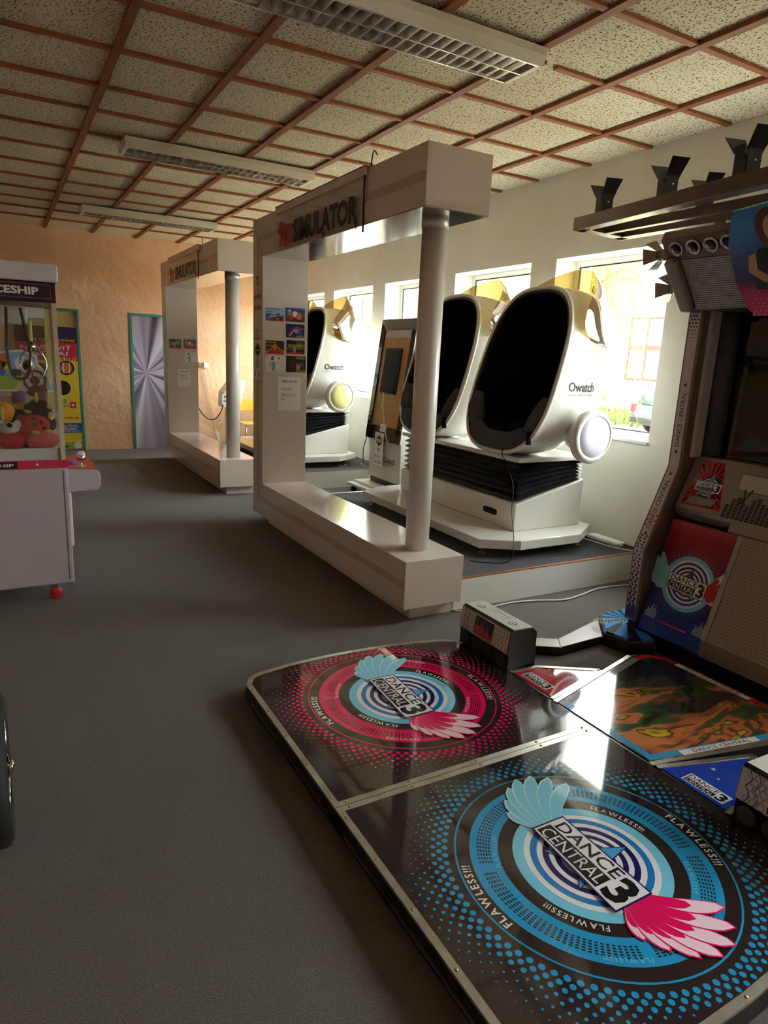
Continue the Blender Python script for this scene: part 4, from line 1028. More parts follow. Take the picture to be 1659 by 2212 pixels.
# ---- floor cable channel and foot plate
ch = thing('cable_channel', 'low grey topped cable channel bent between speaker box and cabinet', 'cable cover', (2.7, 2.55, 0))
for sg, (pl_, nm) in enumerate((([(2.27, 2.70), (2.542, 2.63), (2.645, 2.57), (2.575, 2.475), (2.463, 2.543), (2.27, 2.60)], 'channel_section'), ([(2.645, 2.57), (3.092, 2.695), (2.915, 2.491), (2.575, 2.475)], 'channel_section'))):
    b_ = MB().prism(pl_, 'z', 0, .048, 'black_plastic').build(nm, ch); MB().prism(inset(pl_, .003), 'z', .047, .051, 'steel_dark' if sg else 'strip_grey').build('lid', b_)
def burst_mat(name, c1, c2, cx_, cy_, k, plane='xy'):
    q = NT(name, rough=0.15); p, x, y, z = q.pos()
    A, B = (x, y) if plane == 'xy' else (y, z)
    th = q.math('ARCTAN2', q.math('SUBTRACT', B, cy_), q.math('SUBTRACT', A, cx_)); s = q.math('SINE', q.math('MULTIPLY', th, k))
    q.color(q.ramp(q.math('ADD', q.math('MULTIPLY', s, .5), .5), [(0.5, c1), (0.56, c2)])); return q.m
burst_mat('foot_burst', (40, 132, 206), (28, 40, 72), 3.19, 2.56, 13)
fp = [(3.091, 2.69), (2.905, 2.475), (2.94, 2.325), (3.069, 2.262), (3.098, 2.262), (3.098, 2.52), (3.35, 2.525), (3.35, 2.70)]
ft = thing('foot_plate', 'blue sunburst foot plate at the corner of the dance cabinet', 'foot plate', (3.1, 2.5, 0))
MB().prism(fp, 'z', .0, .078, 'black_plastic').build('plate_body', ft, bevel=.008); tpp = MB().prism(inset(fp, .012), 'z', .077, .09, 'foot_burst').build('plate_top', ft)
e = MB(); Mz = Matrix.Translation((3.06, 2.60, .0905))
for (a, b) in ((-.05, .0), (.04, -.04)): e.ring(.035, .042, 'p_green', Mz, 0, 24, (a, b)); e.ring(.018, .024, 'p_green', Mz, 0, 24, (a, b))
e.build('print', tpp, recalc=False)

# ================================================================== dance cabinet
mat('rail_silver', (206, 206, 210), 0.35, metal=0.2); mat('cab_metal', (120, 106, 102), 0.38, metal=0.55); mat('cab_satin', (150, 142, 136), 0.42, metal=0.5); mat('edge_print', (206, 192, 200), 0.25); mat('cushion_slate', (66, 68, 78), 0.5); mat('dot_blue', (44, 70, 150), 0.3); mat('dot_navy', (40, 34, 92), 0.3); mat('duct_tape', (128, 128, 122), 0.5); mat('screen_glass', (14, 12, 15), 0.03, spec=0.6)
def perf_mat(name, c1, c2, A, B, sc, r):
    q = NT(name, rough=0.4, metal=0.4); p, *xyz = q.pos()
    a, b = xyz[A], xyz[B]
    ra = q.math('FLOORED_MODULO', q.math('MULTIPLY', b, sc), 2.0) if False else q.math('MODULO', q.math('ADD', q.math('MULTIPLY', b, sc), 1000.0), 2.0)
    odd = q.math('FLOOR', ra)
    u = q.math('FRACT', q.math('ADD', q.math('ADD', q.math('MULTIPLY', a, sc), 1000.0), q.math('MULTIPLY', odd, .5))); v = q.math('FRACT', ra)
    du, dv = q.math('SUBTRACT', u, .5), q.math('SUBTRACT', v, .5)
    dd = q.math('SQRT', q.math('ADD', q.math('MULTIPLY', du, du), q.math('MULTIPLY', dv, dv)))
    q.color(q.ramp(dd, [(r, c2), (r+.05, c1)])); q.t.nodes
    mt = q.n('ShaderNodeMath', operation='GREATER_THAN'); q.l(dd, mt.inputs[0]); mt.inputs[1].default_value = r
    q.l(q.math('MULTIPLY', mt.outputs[0], .4), q.b.inputs['Metallic']); return q.m
perf_mat('perforated_front', (158, 146, 136), (44, 38, 36), 1, 2, 62, .13)
perf_mat('perforated_grille', (172, 170, 168), (26, 24, 26), 1, 2, 105, .30)
YA, YB_ = .987, 2.513
dc = thing('dance_machine', 'tall dance arcade cabinet with silver housing and red blue front', 'arcade machine', (3.5, 1.75, 0))
sp = [(3.30, 1.92), (3.30, 1.03), (3.10, .56), (3.10, .13), (3.95, .13), (3.95, 2.12), (3.34, 2.12)]
for (a, b) in ((2.424, YB_), (YA, 1.076)):
    s_ = MB().prism(sp, 'y', a, b, 'cab_metal').build('side_panel', dc, bevel=.006)
    e = MB()
    segs = [((3.30, 1.03), (3.30, 1.885)), ((3.10, .56), (3.30, 1.03)), ((3.10, .15), (3.10, .56))]
    for k, (p, q) in enumerate(segs):
        Ms = frame(Vector((p[0]-.002, a+.014, p[1])), (q[0]-p[0], 0, q[1]-p[1]), (0, 1, 0)); L = math.hypot(q[0]-p[0], q[1]-p[1]); w = b-a-.028
        e.rect(0, L, 0, w, 'edge_print', Ms, .001)
        if k == 0:
            e.text('DANCE CENTRAL', .115, .42, w*.3, w*.74, 'ink', Ms, .0016); e.star((.085, w*.5), .014, .006, 'ink', Ms, .0016, rot=0); e.star((.455, w*.5), .014, .006, 'ink', Ms, .0016, rot=0)
            for i in range(9):
                for j in range(3): e.disc((L-.012-.019*i, w*(.2+.3*j)+(w*.13 if i % 2 else 0)), .0085*(1-i/11), 'dot_blue', Ms, .0016)
        elif k == 1:
            e.text('DANCE CENTRAL', .13, .43, w*.3, w*.74, 'ink', Ms, .0016); e.star((.10, w*.5), .014, .006, 'ink', Ms, .0016, rot=0); e.star((.465, w*.5), .014, .006, 'ink', Ms, .0016, rot=0)
            for i in range(3):
                for j in (0, 1): e.disc((.15+.03*i, w*(.1+.8*j)), .006, 'red_led', Ms, .0017)
            for i in range(5):
                for j in range(2): e.disc((.012+.018*i, w*(.25+.5*j)+(w*.1 if i % 2 else -.0)), .007, 'dot_navy', Ms, .0016)
        else:
            for i in range(17):
                for j in range(2): e.disc((L-.012-.02*i, w*(.25+.45*j)+(w*.16 if i % 2 else 0)), .0068+.0003*i, 'dot_navy', Ms, .0016, 6)
            e.rect(0, .07, 0, w, 'dot_navy', Ms, .0018)
    e.build('edge_print', s_, recalc=False)
    ins_ = a-.0 if a > 2 else b
    sg = -1 if a > 2 else 1
    MB().box(3.36, 3.43, min(ins_, ins_+sg*.022), max(ins_, ins_+sg*.022), 1.09, 1.92, 'rail_silver').build('screen_rail', dc)
    MB().tube([(3.475, ins_+sg*.05, 1.08), (3.475, ins_+sg*.05, 1.92)], .05, 'cushion_slate', 14).build('padded_column', dc)
    for zz, xx in ((1.45, 3.33), (1.42, 3.33), (1.39, 3.33), (1.36, 3.33), (1.0, 3.30), (.96, 3.285), (.92, 3.27), (.75, 3.2), (.71, 3.185), (.67, 3.17), (.5, 3.13), (.46, 3.13), (.42, 3.13)):
        MB().disc((xx, zz), .004, 'edge_print', frame(Vector((0, ins_+sg*.0012, 0)), (1, 0, 0), (0, 0, 1)), 0, 8).build('marker_dot', s_, recalc=False)
MB().box(3.53, 3.94, 1.078, 2.422, .13, 2.15, 'black_matte').build('core', dc)
Msn = frame(Vector((3.50, 2.40, 1.05)), (0, -1, 0), (.02, 0, .9)); MB().box(0, 1.30, 0, .88, -.02, 0, 'screen_glass', M=Msn).build('screen', dc)
MB().box(3.47, 3.53, 1.078, 2.422, 1.86, 1.93, 'black_plastic').build('screen_top_bar', dc)
# console
cpf = [(3.42, 1.097), (3.29, .815), (3.295, .79), (3.335, .742), (3.53, .742), (3.53, 1.097)]
cn = MB().prism(cpf, 'y', 1.078, 2.422, 'cab_satin').build('console', dc, bevel=.006)
MB().prism([(3.292, .818), (3.268, .752), (3.275, .742), (3.4, .742), (3.4, .818)], 'y', 1.43, 2.07, 'cab_satin').build('console_apron', dc, bevel=.004)
Mcs = frame(Vector((3.42, 2.422, 1.097)), (0, -1, 0), (.13, 0, .282)); SL = -.31   # v runs from 0 (top) to SL (bottom)
cp = MB()
for sx, ox in ((1, 0), (-1, 1.344)):
    q = lambda p: (ox+sx*p[0], p[1])
    red = [(.058, -.02), (.19, -.02), (.27, -.285), (.03, -.29)]
    cp.flat([q(p) for p in red], 'k_red', Mcs, .001)
    ccx, ccy = .15, -.17
    for k in range(26):
        a = 2*PI*k/26; p0 = Vector((ccx, ccy)); dr = Vector((math.cos(a), math.sin(a))); dn = Vector((-dr.y, dr.x))
        L = 0.0
        for st_ in range(1, 60):
            t = p0+dr*(st_*.004)
            fy = (t.y+.02)/-.268
            lo = .058+(.03-.058)*fy; hi = .19+(.27-.19)*fy
            if not (0.03 < fy < .97 and lo+.006 < t.x < hi-.006): break
            L = st_*.004
        if L > .03: cp.flat([q(p0+dr*.02), q(p0+dr*L+dn*.0055), q(p0+dr*L-dn*.0055)], 'k_ink', Mcs, .0014)
    M2 = Mcs @ Matrix.Translation((ox+sx*ccx, ccy, .0016))
    for k, (r_, m_) in enumerate(((.062, 'k_navy'), (.052, 'k_white'), (.046, 'k_royal'), (.036, 'k_white'), (.03, 'k_navy'))): cp.disc((0, 0), r_, m_, M2, .0002*k, 28)
    cp.star((0, 0), .085, .033, 'k_sky', M2, .0012, rot=PI/2-.12); cp.star((0, 0), .078, .029, 'k_grey', M2, .0014, rot=PI/2-.12)
    cp.rect(-.076, .076, -.026, .026, 'k_white', M2, .0017); cp.text('DANCE', -.07, .036, .0, .022, 'k_ink', M2, .002, .01); cp.rect(-.072, .036, -.023, -.003, 'k_ink', M2, .002); cp.text('CENTRAL', -.069, .034, -.02, -.006, 'k_white', M2, .0022); cp.text('3', .04, .071, -.022, .02, 'k_ink', M2, .002, .03)
    if sx > 0: cp.flat([(.055, -.285), (.07, -.235), (.235, -.23), (.215, -.275)], 'duct_tape', Mcs, .0045)
# centre opening outline, level bars and dancing figures
cp.flat([(.30, -.055), (1.04, -.055), (1.03, -.155), (.315, -.155)], 'cab_metal', Mcs, .001); cp.flat([(.306, -.061), (1.034, -.061), (1.026, -.149), (.319, -.149)], 'strip_grey', Mcs, .0014)
rr = random.Random(4); hs = [2, 5, 6, 4, 3, 6, 7, 5, 4, 4, 5, 6, 4, 3, 2, 4, 6, 7, 5, 4, 3, 5, 6, 4, 3, 4, 6, 5, 3]
for k in range(29):
    u = .285+k*.0265
    for j in range(hs[k]+4):
        v = -.31+j*.0125
        if v > -.16: break
        cp.rect(u, u+.021, v, v+.009, 'ink', Mcs, .0012)
def dancer(u, v, s, fl):
    f = lambda pts: [(u+fl*a*s, v+b*s) for a, b in pts]
    cp.disc((u+fl*.02*s, v+.14*s), .05*s, 'ink', Mcs, .0018, 10); cp.flat(f([(-.06, .3), (.08, .3), (.06, .1), (-.03, .12)]), 'ink', Mcs, .0018)
    cp.flat(f([(-.05, .28), (.0, .3), (-.06, .62), (-.12, .6)]), 'ink', Mcs, .0018); cp.flat(f([(.03, .3), (.08, .28), (.22, .62), (.16, .64)]), 'ink', Mcs, .0018); cp.flat(f([(-.03, .2), (0, .14), (-.1, -.05), (-.14, -.03)]), 'ink', Mcs, .0018)
dancer(.37, -.225, .14, 1); dancer(.52, -.232, .13, -1)
cp.build('console_print', cn, recalc=False)
# lower front: printed doors left and right, perforated centre
def grad_mat():
    q = NT('red_blue_print', rough=0.4, spec=0.3); p, x, y, z = q.pos()
    q.color(q.ramp(z, [(.10, (30, 62, 160)), (.30, (34, 40, 110)), (.46, (74, 28, 60)), (.62, (138, 32, 46)), (.74, (170, 34, 52))])); return q.m
grad_mat()
nvec = Vector((-.635, 0, .18)).normalized()
for (ya, yb, rt) in ((1.985, 2.412, False), (1.088, 1.515, True)):
    Mf = frame(Vector((3.1, yb, .108)), (0, -1, 0), (.18, 0, .635)); w, h = yb-ya, .66
    o = MB().box(0, w, 0, h, -.02, 0, 'red_blue_print', M=Mf).build('printed_door', dc, bevel=.002)
    d = MB(); cx_, cy_ = w*.5, h*.5
    for k in range(60):
        for j in range(5):
            a = 2*PI*k/60; R_ = .162+.0085*j; d.disc((cx_+R_*math.cos(a), cy_+R_*math.sin(a)), .0024*(1-j/7), 'k_rosel' if math.sin(a) > 0 else 'k_sky', Mf, .0006, 6)
    for i in range(40):
        for j in range(5):
            d.disc((.012+i*(w-.024)/39, h-.012-.011*j), .0022*(1-j/8), 'k_rosel', Mf, .0006, 6); d.disc((.012+i*(w-.024)/39, .012+.011*j), .0022*(1-j/8), 'k_lilac' if False else 'k_sky', Mf, .0006, 6)
    for (u0, s_) in ((.02, 1), (w-.10, 1)):
        for i in range(8):
            for j in range((4, 7, 6, 8, 10, 7, 9, 6)[i]): d.rect(u0+i*.009, u0+i*.009+.006, .085+j*.008, .085+j*.008+.005, 'k_wingl', Mf, .0006)
    d.flat([(.12, .075), (.30, .075), (.29, .086), (.11, .086)], 'k_red', Mf, .0006)
    d.build('halftone_print', o, recalc=False)
    l = MB(); logo_core(l, Mf @ Matrix.Translation((cx_, cy_, 0)), .645, .0008, 'k_lblue', 'k_royal', 'k_royal', right=('k_red', 'k_red', 'k_rosel')); l.build('logo', o, recalc=False)
MB().prism([(3.262, .742), (3.082, .20), (3.085, .105), (3.3, .105), (3.4, .742)], 'y', 1.517, 1.983, 'perforated_front').build('speaker_front', dc, bevel=.004)
MB().prism([(3.262, .742), (3.082, .20), (3.085, .105), (3.11, .105), (3.11, .2), (3.29, .742)], 'y', 1.972, 2.0, 'steel', M=Matrix.Translation((-.004, 0, .002))).build('corner_trim', dc)
MB().prism([(3.31, .74), (3.115, .12), (3.6, .12), (3.6, .74)], 'y', 1.08, 2.42, 'black_matte').build('front_backing', dc)
MB().box(3.13, 3.92, 1.0, 2.5, 0, .131, 'black_plastic').build('kick_base', dc)
MFL = frame(Vector((3.185, 1.885, .375)), (0, -1, 0), (.18, 0, .545))
poster(MFL @ Matrix.Translation((0, 0, .027)), .24, .34, 'paper', [('poly', 'ink', [(0, .86), (1, .9), (1, 1), (0, 1)]), ('line', 'p_white', (.1, .88), (.4, 1), .02), ('line', 'p_white', (.5, .9), (.7, 1), .02), ('line', 'ink', (.08, .32), (.92, .32), .006), ('line', 'ink', (.08, .15), (.92, .15), .006)], [('50 000', .18, .85, .44, .54, 'ink', .02), ('iPhone', .3, .85, .18, .29, 'ink', .0), ('380 000 =', .04, .5, .02, .07, 'ink_grey')], 'white prize flyer hanging on the perforated front of the dance machine', 'prize_flyer', 'flyer')
# marquee
mq = MB().prism([(3.0, 2.205), (3.26, 1.88), (3.9, 1.88), (3.9, 2.25), (3.02, 2.25)], 'y', YA, YB_, 'cab_metal').build('marquee_housing', dc, bevel=.006)
Mm = frame(Vector((3.0, 2.513, 2.205)), (0, -1, 0), (-.26, 0, .325))    # v = 0 at the top edge, negative downwards
for ox, sx in ((0, 1), (1.526, -1)):
    q = lambda u: ox+sx*u
    a, b = sorted((q(.0), q(.075)))
    MB().prism([(a, -.415), (b, -.40), (b, -.12), (a+.03 if sx > 0 else a, -.09), (a, -.09)] if False else [(a, -.41), (b, -.41), (b, -.1), (a, -.1)], 'z', -.01, .045, 'cab_satin', M=Mm).build('marquee_cheek', dc, bevel=.02, seg=3)
    a, b = sorted((q(.08), q(.385))); MB().box(a, b, -.405, -.115, .001, .006, 'perforated_grille', M=Mm).build('speaker_grille', dc)
    for u in (.081, .179, .276, .366):
        MB().lathe([(.040, .0), (.041, .012), (.034, .016), (.026, .006), (.024, -.0), (.012, .004), (0, .004)], 'chrome', 24, M=Mm @ Matrix.Translation((q(u), -.052, 0))).build('speaker_ring', dc)
        MB().lathe([(.024, .0045), (.012, .009), (0, .010)], 'black_plastic', 20, M=Mm @ Matrix.Translation((q(u), -.052, 0))).build('speaker_cap', dc)
def mqgrad():
    q = NT('marquee_print', rough=0.2); p, x, y, z = q.pos(); n_ = q.noise(p, 9, 2, .4)
    c = q.ramp(z, [(1.86, (0, 0, 0))]) if False else None
    t = q.math('DIVIDE', q.math('SUBTRACT', z, 1.85), .4)
    c = q.ramp(t, [(0.0, (226, 50, 120)), (0.22, (190, 44, 110)), (0.36, (60, 40, 110)), (0.6, (30, 70, 160)), (0.9, (46, 140, 206))])
    q.color(c); return q.m
mqgrad()
pnl = [(.375, -.06), (.44, .10), (.763, .13), (1.086, .10), (1.151, -.06), (1.10, -.30), (1.11, -.445), (.42, -.445), (.385, -.41), (.36, -.25)]
pn = MB().prism(pnl, 'z', .012, .03, 'marquee_print', M=Mm).build('marquee_panel', dc, bevel=.003)
d = MB()
for i in range(26):
    for j in range(7):
        d.disc((.41+i*.0265+(.013 if j % 2 else 0), -.435+.0215*j), .008*(1-j/9), 'k_rose', Mm, .0308, 8)
d.build('halftone_print', pn, recalc=False)
ab = MB()   # plain colour figure shapes in place of the printed artwork
ab.disc((.60, .0), .075, 'p_brown', Mm, .0312, 24, ry=.10); ab.flat([(.46, -.30), (.47, -.16), (.52, -.09), (.70, -.09), (.76, -.16), (.78, -.30)], 'p_dark', Mm, .0316); ab.disc((.61, .0), .048, 'p_skin', Mm, .032, 24, ry=.065)
ab.flat([(.462, -.12), (.50, -.11), (.49, -.19), (.53, -.225), (.60, -.235), (.60, -.262), (.51, -.262), (.445, -.205)], 'p_skin', Mm, .0324)
ab.build('abstract_figure', pn, recalc=False)
mat('fin_metal', (150, 144, 136), 0.35, metal=0.6)
for (vz, ux) in ((-.09, -.03), (-.29, -.03)):
    fl = MB(); c = Mm @ Vector((ux, vz, -.02))
    for k, an in enumerate((100, 190, 250, 20)):
        a = math.radians(an); dr = Vector((-math.sin(a)*.75, .25, math.cos(a)*.75)).normalized(); n_ = dr.cross(Vector((0, 1, 0))).normalized()
        p0 = c+dr*.015; p1 = c+dr*.075+Vector((0, .045, 0))
        fl.add([p0-n_*.018, p0+n_*.018, p1+n_*.04, p1-n_*.04, (p0-n_*.018)+Vector((0, .003, 0)), (p0+n_*.018)+Vector((0, .003, 0)), p1+n_*.04+Vector((0, .003, 0)), p1-n_*.04+Vector((0, .003, 0))], [(0, 1, 2, 3), (4, 5, 6, 7), (0, 1, 5, 4), (1, 2, 6, 5), (2, 3, 7, 6), (3, 0, 4, 7)], 'fin_metal')
    fl.cyl(c-Vector((0, .04, 0)), c+Vector((0, .02, 0)), .03, 'fin_metal', 14); fl.build('side_lamp', dc)
# overhead bar frame
mat('bar_metal', (126, 112, 106), 0.34, metal=0.8)
def beam(a, b, w, h, nm, z=2.30):
    a, b = Vector((a[0], a[1], z)), Vector((b[0], b[1], z)); d = (b-a).normalized(); n_ = Vector((-d.y, d.x, 0))*w/2
    vs = [a-n_, b-n_, b+n_, a+n_]; vs = [tuple(v) for v in vs]+[(v[0], v[1], z+h) for v in vs]
    return MB().add(vs, [(0, 3, 2, 1), (4, 5, 6, 7), (0, 1, 5, 4), (1, 2, 6, 5), (2, 3, 7, 6), (3, 0, 4, 7)], 'bar_metal').build(nm, dc, bevel=.003)
for s_ in (1, -1):
    m = lambda y: 1.75+s_*(y-1.75)
    beam((2.895, m(3.0)), (2.735, m(1.75)), .075, .066, 'overhead_bar'); beam((3.24, m(3.03)), (3.24, m(1.75)), .08, .05, 'overhead_bar')
    beam((3.065, m(2.96)), (3.02, m(1.75)), .04, .045, 'overhead_bar'); beam((2.87, m(2.97)), (3.27, m(3.0)), .07, .06, 'overhead_bar')
    MB().box(3.2, 3.28, min(m(2.3), m(2.36)), max(m(2.3), m(2.36)), 2.245, 2.302, 'bar_metal').build('bar_post', dc)
    MB().tube(smooth_path([(3.2, m(2.62), 2.35), (3.2, m(2.62), 2.40), (3.17, m(2.59), 2.43), (3.12, m(2.56), 2.42), (3.09, m(2.54), 2.36)], 5), .012, 'bar_metal', 10).build('pipe_bend', dc)
# barn-door stage lamps standing on the bars
def barn_lamp(x, y, z, s, rot, label):
    r = thing('stage_lamp', label, 'lamp', (x, y, z), 'barn-door stage lamps'); M = Matrix.Translation((x, y, z)) @ Matrix.Rotation(rot, 4, 'Z') @ Matrix.Scale(s, 4)
    MB().box(-.03, .03, -.03, .03, 0, .05, 'black_plastic', M=M).build('lamp_body', r)
    for sg in (-1, 1):
        MB().box(-.028, .028, sg*.036-.003, sg*.036+.003, -.004, .085, 'black_plastic', M=M).build('yoke_arm', r)
        y0, y1 = sg*.033, sg*.085
        vs = [(-.036, y0, .08), (.036, y0, .08), (.046, y1, .15), (-.046, y1, .15)]; vs += [(a, b+.003, c) for a, b, c in vs]
        MB().add(vs, [(0, 1, 2, 3), (4, 5, 6, 7), (0, 1, 5, 4), (1, 2, 6, 5), (2, 3, 7, 6), (3, 0, 4, 7)], 'black_plastic', M=M).build('barn_door', r)
        vs = [(sg*.03, -.02, .05), (sg*.03, .02, .05), (sg*.045, .03, .10), (sg*.045, -.03, .10)]; vs += [(a+.003, b, c) for a, b, c in vs]
        MB().add(vs, [(0, 1, 2, 3), (4, 5, 6, 7), (0, 1, 5, 4), (1, 2, 6, 5), (2, 3, 7, 6), (3, 0, 4, 7)], 'black_plastic', M=M).build('barn_door', r)
    MB().lathe([(0, 0), (.006, 0), (.006, .004), (0, .005)], 'chrome', 10, M=M @ Matrix.Translation((-.0, -.039, .045)) @ Matrix.Rotation(PI/2, 4, 'X')).build('knob', r)
barn_lamp(2.868, 2.80, 2.366, 1.0, -.3, 'black barn-door lamp at the free end of the overhead bar')
barn_lamp(2.815, 2.36, 2.366, 1.0, -.3, 'black barn-door lamp in the middle of the front overhead bar')
barn_lamp(3.045, 2.32, 2.345, .9, -.4, 'smaller black barn-door lamp on the inner overhead rail')
barn_lamp(2.765, 1.93, 2.366, 1.1, -.3, 'black barn-door lamp over the printed marquee panel')
# ================================================================== claw machine
mat('claw_body', (182, 174, 184), 0.35); mat('claw_cap', (206, 202, 208), 0.35); mat('claw_pink', (206, 38, 84), 0.3); mat('claw_black', (28, 22, 30), 0.3); mat('claw_red', (214, 84, 84), 0.3)
mat('post_yellow', (226, 212, 140), 0.4); mat('post_cream', (196, 186, 164), 0.15, coat=0.5); mat('neon_line', (150, 70, 150), 0.4)
clear_mat('claw_glass', (244, 246, 246), 0.015)
CX0, CX1, CY0, CY1 = -.52, .305, 4.35, 5.18
cw = thing('claw_machine', 'white claw machine filled with plush toys, pink band and black header', 'arcade machine', (-.1, 4.76, 0))
MB().box(CX0, CX1, CY0, CY1, .115, .84, 'claw_body').build('lower_cabinet', cw, bevel=.012, seg=3)
MB().box(CX1-.03, CX1-.028+.004, CY0-.001, CY0+.0, .14, .82, 'steel_dark').build('door_seam', cw)
bd_ = MB().box(CX0-.002, CX1+.002, CY0-.002, CY1+.002, .838, .886, 'claw_pink').build('colour_band', cw)
Mb = frame(Vector((CX0, CY0-.0035, .838)), (1, 0, 0), (0, 0, 1)); W_ = CX1-CX0
t = MB(); t.rect(.28, .565, .004, .044, 'claw_black', Mb); t.text('SPACESHIP', .30, .545, .015, .033, 'k_text', Mb, .0005, .03); t.disc((.665, .024), .007, 'k_text', Mb, .0005, 16); t.build('band_lettering', bd_, recalc=False)
hd = MB().box(CX0, CX1-.004, CY0, CY1, 1.775, 1.885, 'claw_black').build('header', cw, bevel=.004)
Mh = frame(Vector((CX0, CY0-.0015, 1.775)), (1, 0, 0), (0, 0, 1))
t = MB()
u0, u1, v0, v1 = .38, .795, .02, .098
for (a, b, c, d) in ((u0, u1, v0, v0+.0035), (u0, u1, v1-.0035, v1), (u0, u0+.0035, v0, v1), (u1-.0035, u1, v0, v1)): t.rect(a, b, c, d, 'neon_line', Mh)
t.text('SPACESHIP', .40, .735, .038, .080, 'k_text', Mh, .0005, .035); t.build('header_lettering', hd, recalc=False)
MB().box(CX0-.012, CX1+.012, CY0-.012, CY1+.012, 1.885, 1.985, 'claw_cap').build('cap', cw, bevel=.01, seg=3)
gl = .885
MB().box(CX0+.03, CX1-.03, CY0+.004, CY0+.009, gl, 1.776, 'claw_glass').build('glass_pane', cw)
MB().box(CX1-.016, CX1-.011, CY0+.03, CY1-.03, gl, 1.776, 'claw_glass').build('glass_pane', cw)
MB().box(CX0+.03, CX1-.03, CY1-.012, CY1-.007, gl, 1.776, 'claw_glass').build('glass_pane', cw)
clear_mat('post_clear', (222, 220, 212), 0.12)
for (x, y, m_) in ((CX1-.03, CY0, 'post_cream'), (CX1-.03, CY1-.028, 'post_yellow'), (CX0, CY0, 'steel'), (CX0, CY1-.028, 'post_yellow')):
    MB().box(x, x+.024, y+.002, y+.026, gl, 1.776, m_).build('corner_post', cw)
MB().box(CX1-.045, CX1-.031, CY0+.003, CY0+.012, gl, 1.776, 'post_clear').build('glass_edge', cw)
MB().prism([(CY0+.015, .80), (CY0+.015, .9335), (4.53, .936), (4.55, 1.03), (4.60, 1.065), (4.66, 1.08), (4.74, 1.125), (4.82, 1.13), (4.87, 1.11), (4.88, .90), (CY1-.02, .90), (CY1-.02, .80)], 'x', CX0+.02, CX1-.02, 'white_satin').build('toy_bed', cw)
MB().box(CX0+.03, CX1-.035, CY0+.014, CY0+.022, .885, .955, 'white_satin').build('toy_guard', cw)
# claw gantry: carriage, cable loops, claw prongs
MB().box(CX0+.05, CX1-.05, 4.70, 4.76, 1.70, 1.76, 'white_satin').build('gantry_rail', cw)
MB().box(-.02, .16, 4.66, 4.80, 1.66, 1.75, 'white_satin').build('gantry_carriage', cw, bevel=.008)
for (x, z, r_) in ((-.06, 1.42, .055), (.10, 1.40, .06)):
    MB().tube(smooth_path([(x-r_*.8, 4.6, 1.75), (x-r_, 4.6, z+.1), (x-r_*.7, 4.6, z-.03), (x, 4.6, z-.06), (x+r_*.7, 4.6, z-.03), (x+r_, 4.6, z+.1), (x+r_*.4, 4.6, 1.75)], 8), .008, 'grey_fabric', 8).build('cable_loop', cw)
MB().cyl((.17, 4.66, 1.68), (.17, 4.66, 1.52), .012, 'post_yellow', 12).build('claw_shaft', cw)
MB().lathe([(0, 0), (.02, 0), (.026, .03), (.02, .06), (0, .06)], 'chrome', 16, M=Matrix.Translation((.17, 4.66, 1.5))).build('claw_head', cw)
for k in range(3):
    a = 2*PI*k/3+.4; d = Vector((math.cos(a), math.sin(a), 0)); b = Vector((.17, 4.66, 1.51))
    MB().tube(smooth_path([b, b+d*.06+Vector((0, 0, -.02)), b+d*.085+Vector((0, 0, -.09)), b+d*.06+Vector((0, 0, -.15)), b+d*.03+Vector((0, 0, -.17))], 5), .006, 'chrome', 8).build('claw_prong', cw)
# printed picture panel on the rear glass (plain sky, clouds and balls)
mat('pic_sky', (130, 186, 222), 0.3); mat('pic_grass', (150, 180, 80), 0.3); mat('pic_sand', (222, 206, 168), 0.3)
pic = MB(); Yp = CY1-.03
q = lambda x, y: (lambda v: (v.x, v.z))(ony(x, y, Yp))
MI = frame(Vector((0, Yp, 0)), (1, 0, 0), (0, 0, 1))
out = [q(*p) for p in ((-60, 765), (20, 757), (45, 755), (80, 768), (82, 785), (100, 805), (113, 830), (115, 845), (100, 850), (80, 853), (60, 846), (-60, 844))]
pic.prism(out, 'y', Yp-.003, Yp+.003, 'paper')
o2 = inset(out, .012); MI2 = frame(Vector((0, Yp-.004, 0)), (1, 0, 0), (0, 0, 1))
pic.flat(o2, 'p_lilac', MI2); pic.flat(inset(out, .02), 'pic_sky', MI2, .0004)
pic.flat([q(*p) for p in ((-50, 838), (-50, 815), (30, 806), (85, 818), (104, 840), (60, 842))], 'pic_grass', MI2, .0008); pic.flat([q(*p) for p in ((30, 843), (40, 826), (100, 830), (107, 843), (80, 848))], 'pic_sand', MI2, .0011)
for (x, y, m_, r_) in ((8, 775, 'p_orange', .035), (15, 790, 'p_yellow', .03), (0, 788, 'p_red', .03), (3, 803, 'p_blue', .025), (50, 785, 'p_white', .05), (62, 790, 'p_white', .04)):
    a = q(x, y); pic.disc(a, r_, m_, MI2, .0014, 20)
a = q(75, 822); pic.disc(a, .085, 'strip_grey', MI2, .002, 36); pic.ring(.055, .072, 'p_brown', MI2, .0024, 36, a); pic.disc(a, .03, 'p_brown', MI2, .0024, 20)
pic.rect(q(23, 797)[0], q(46, 797)[0], q(23, 811)[1], q(23, 797)[1], 'p_maroon', MI2, .0024)
pic.build('picture_panel', cw, recalc=False)
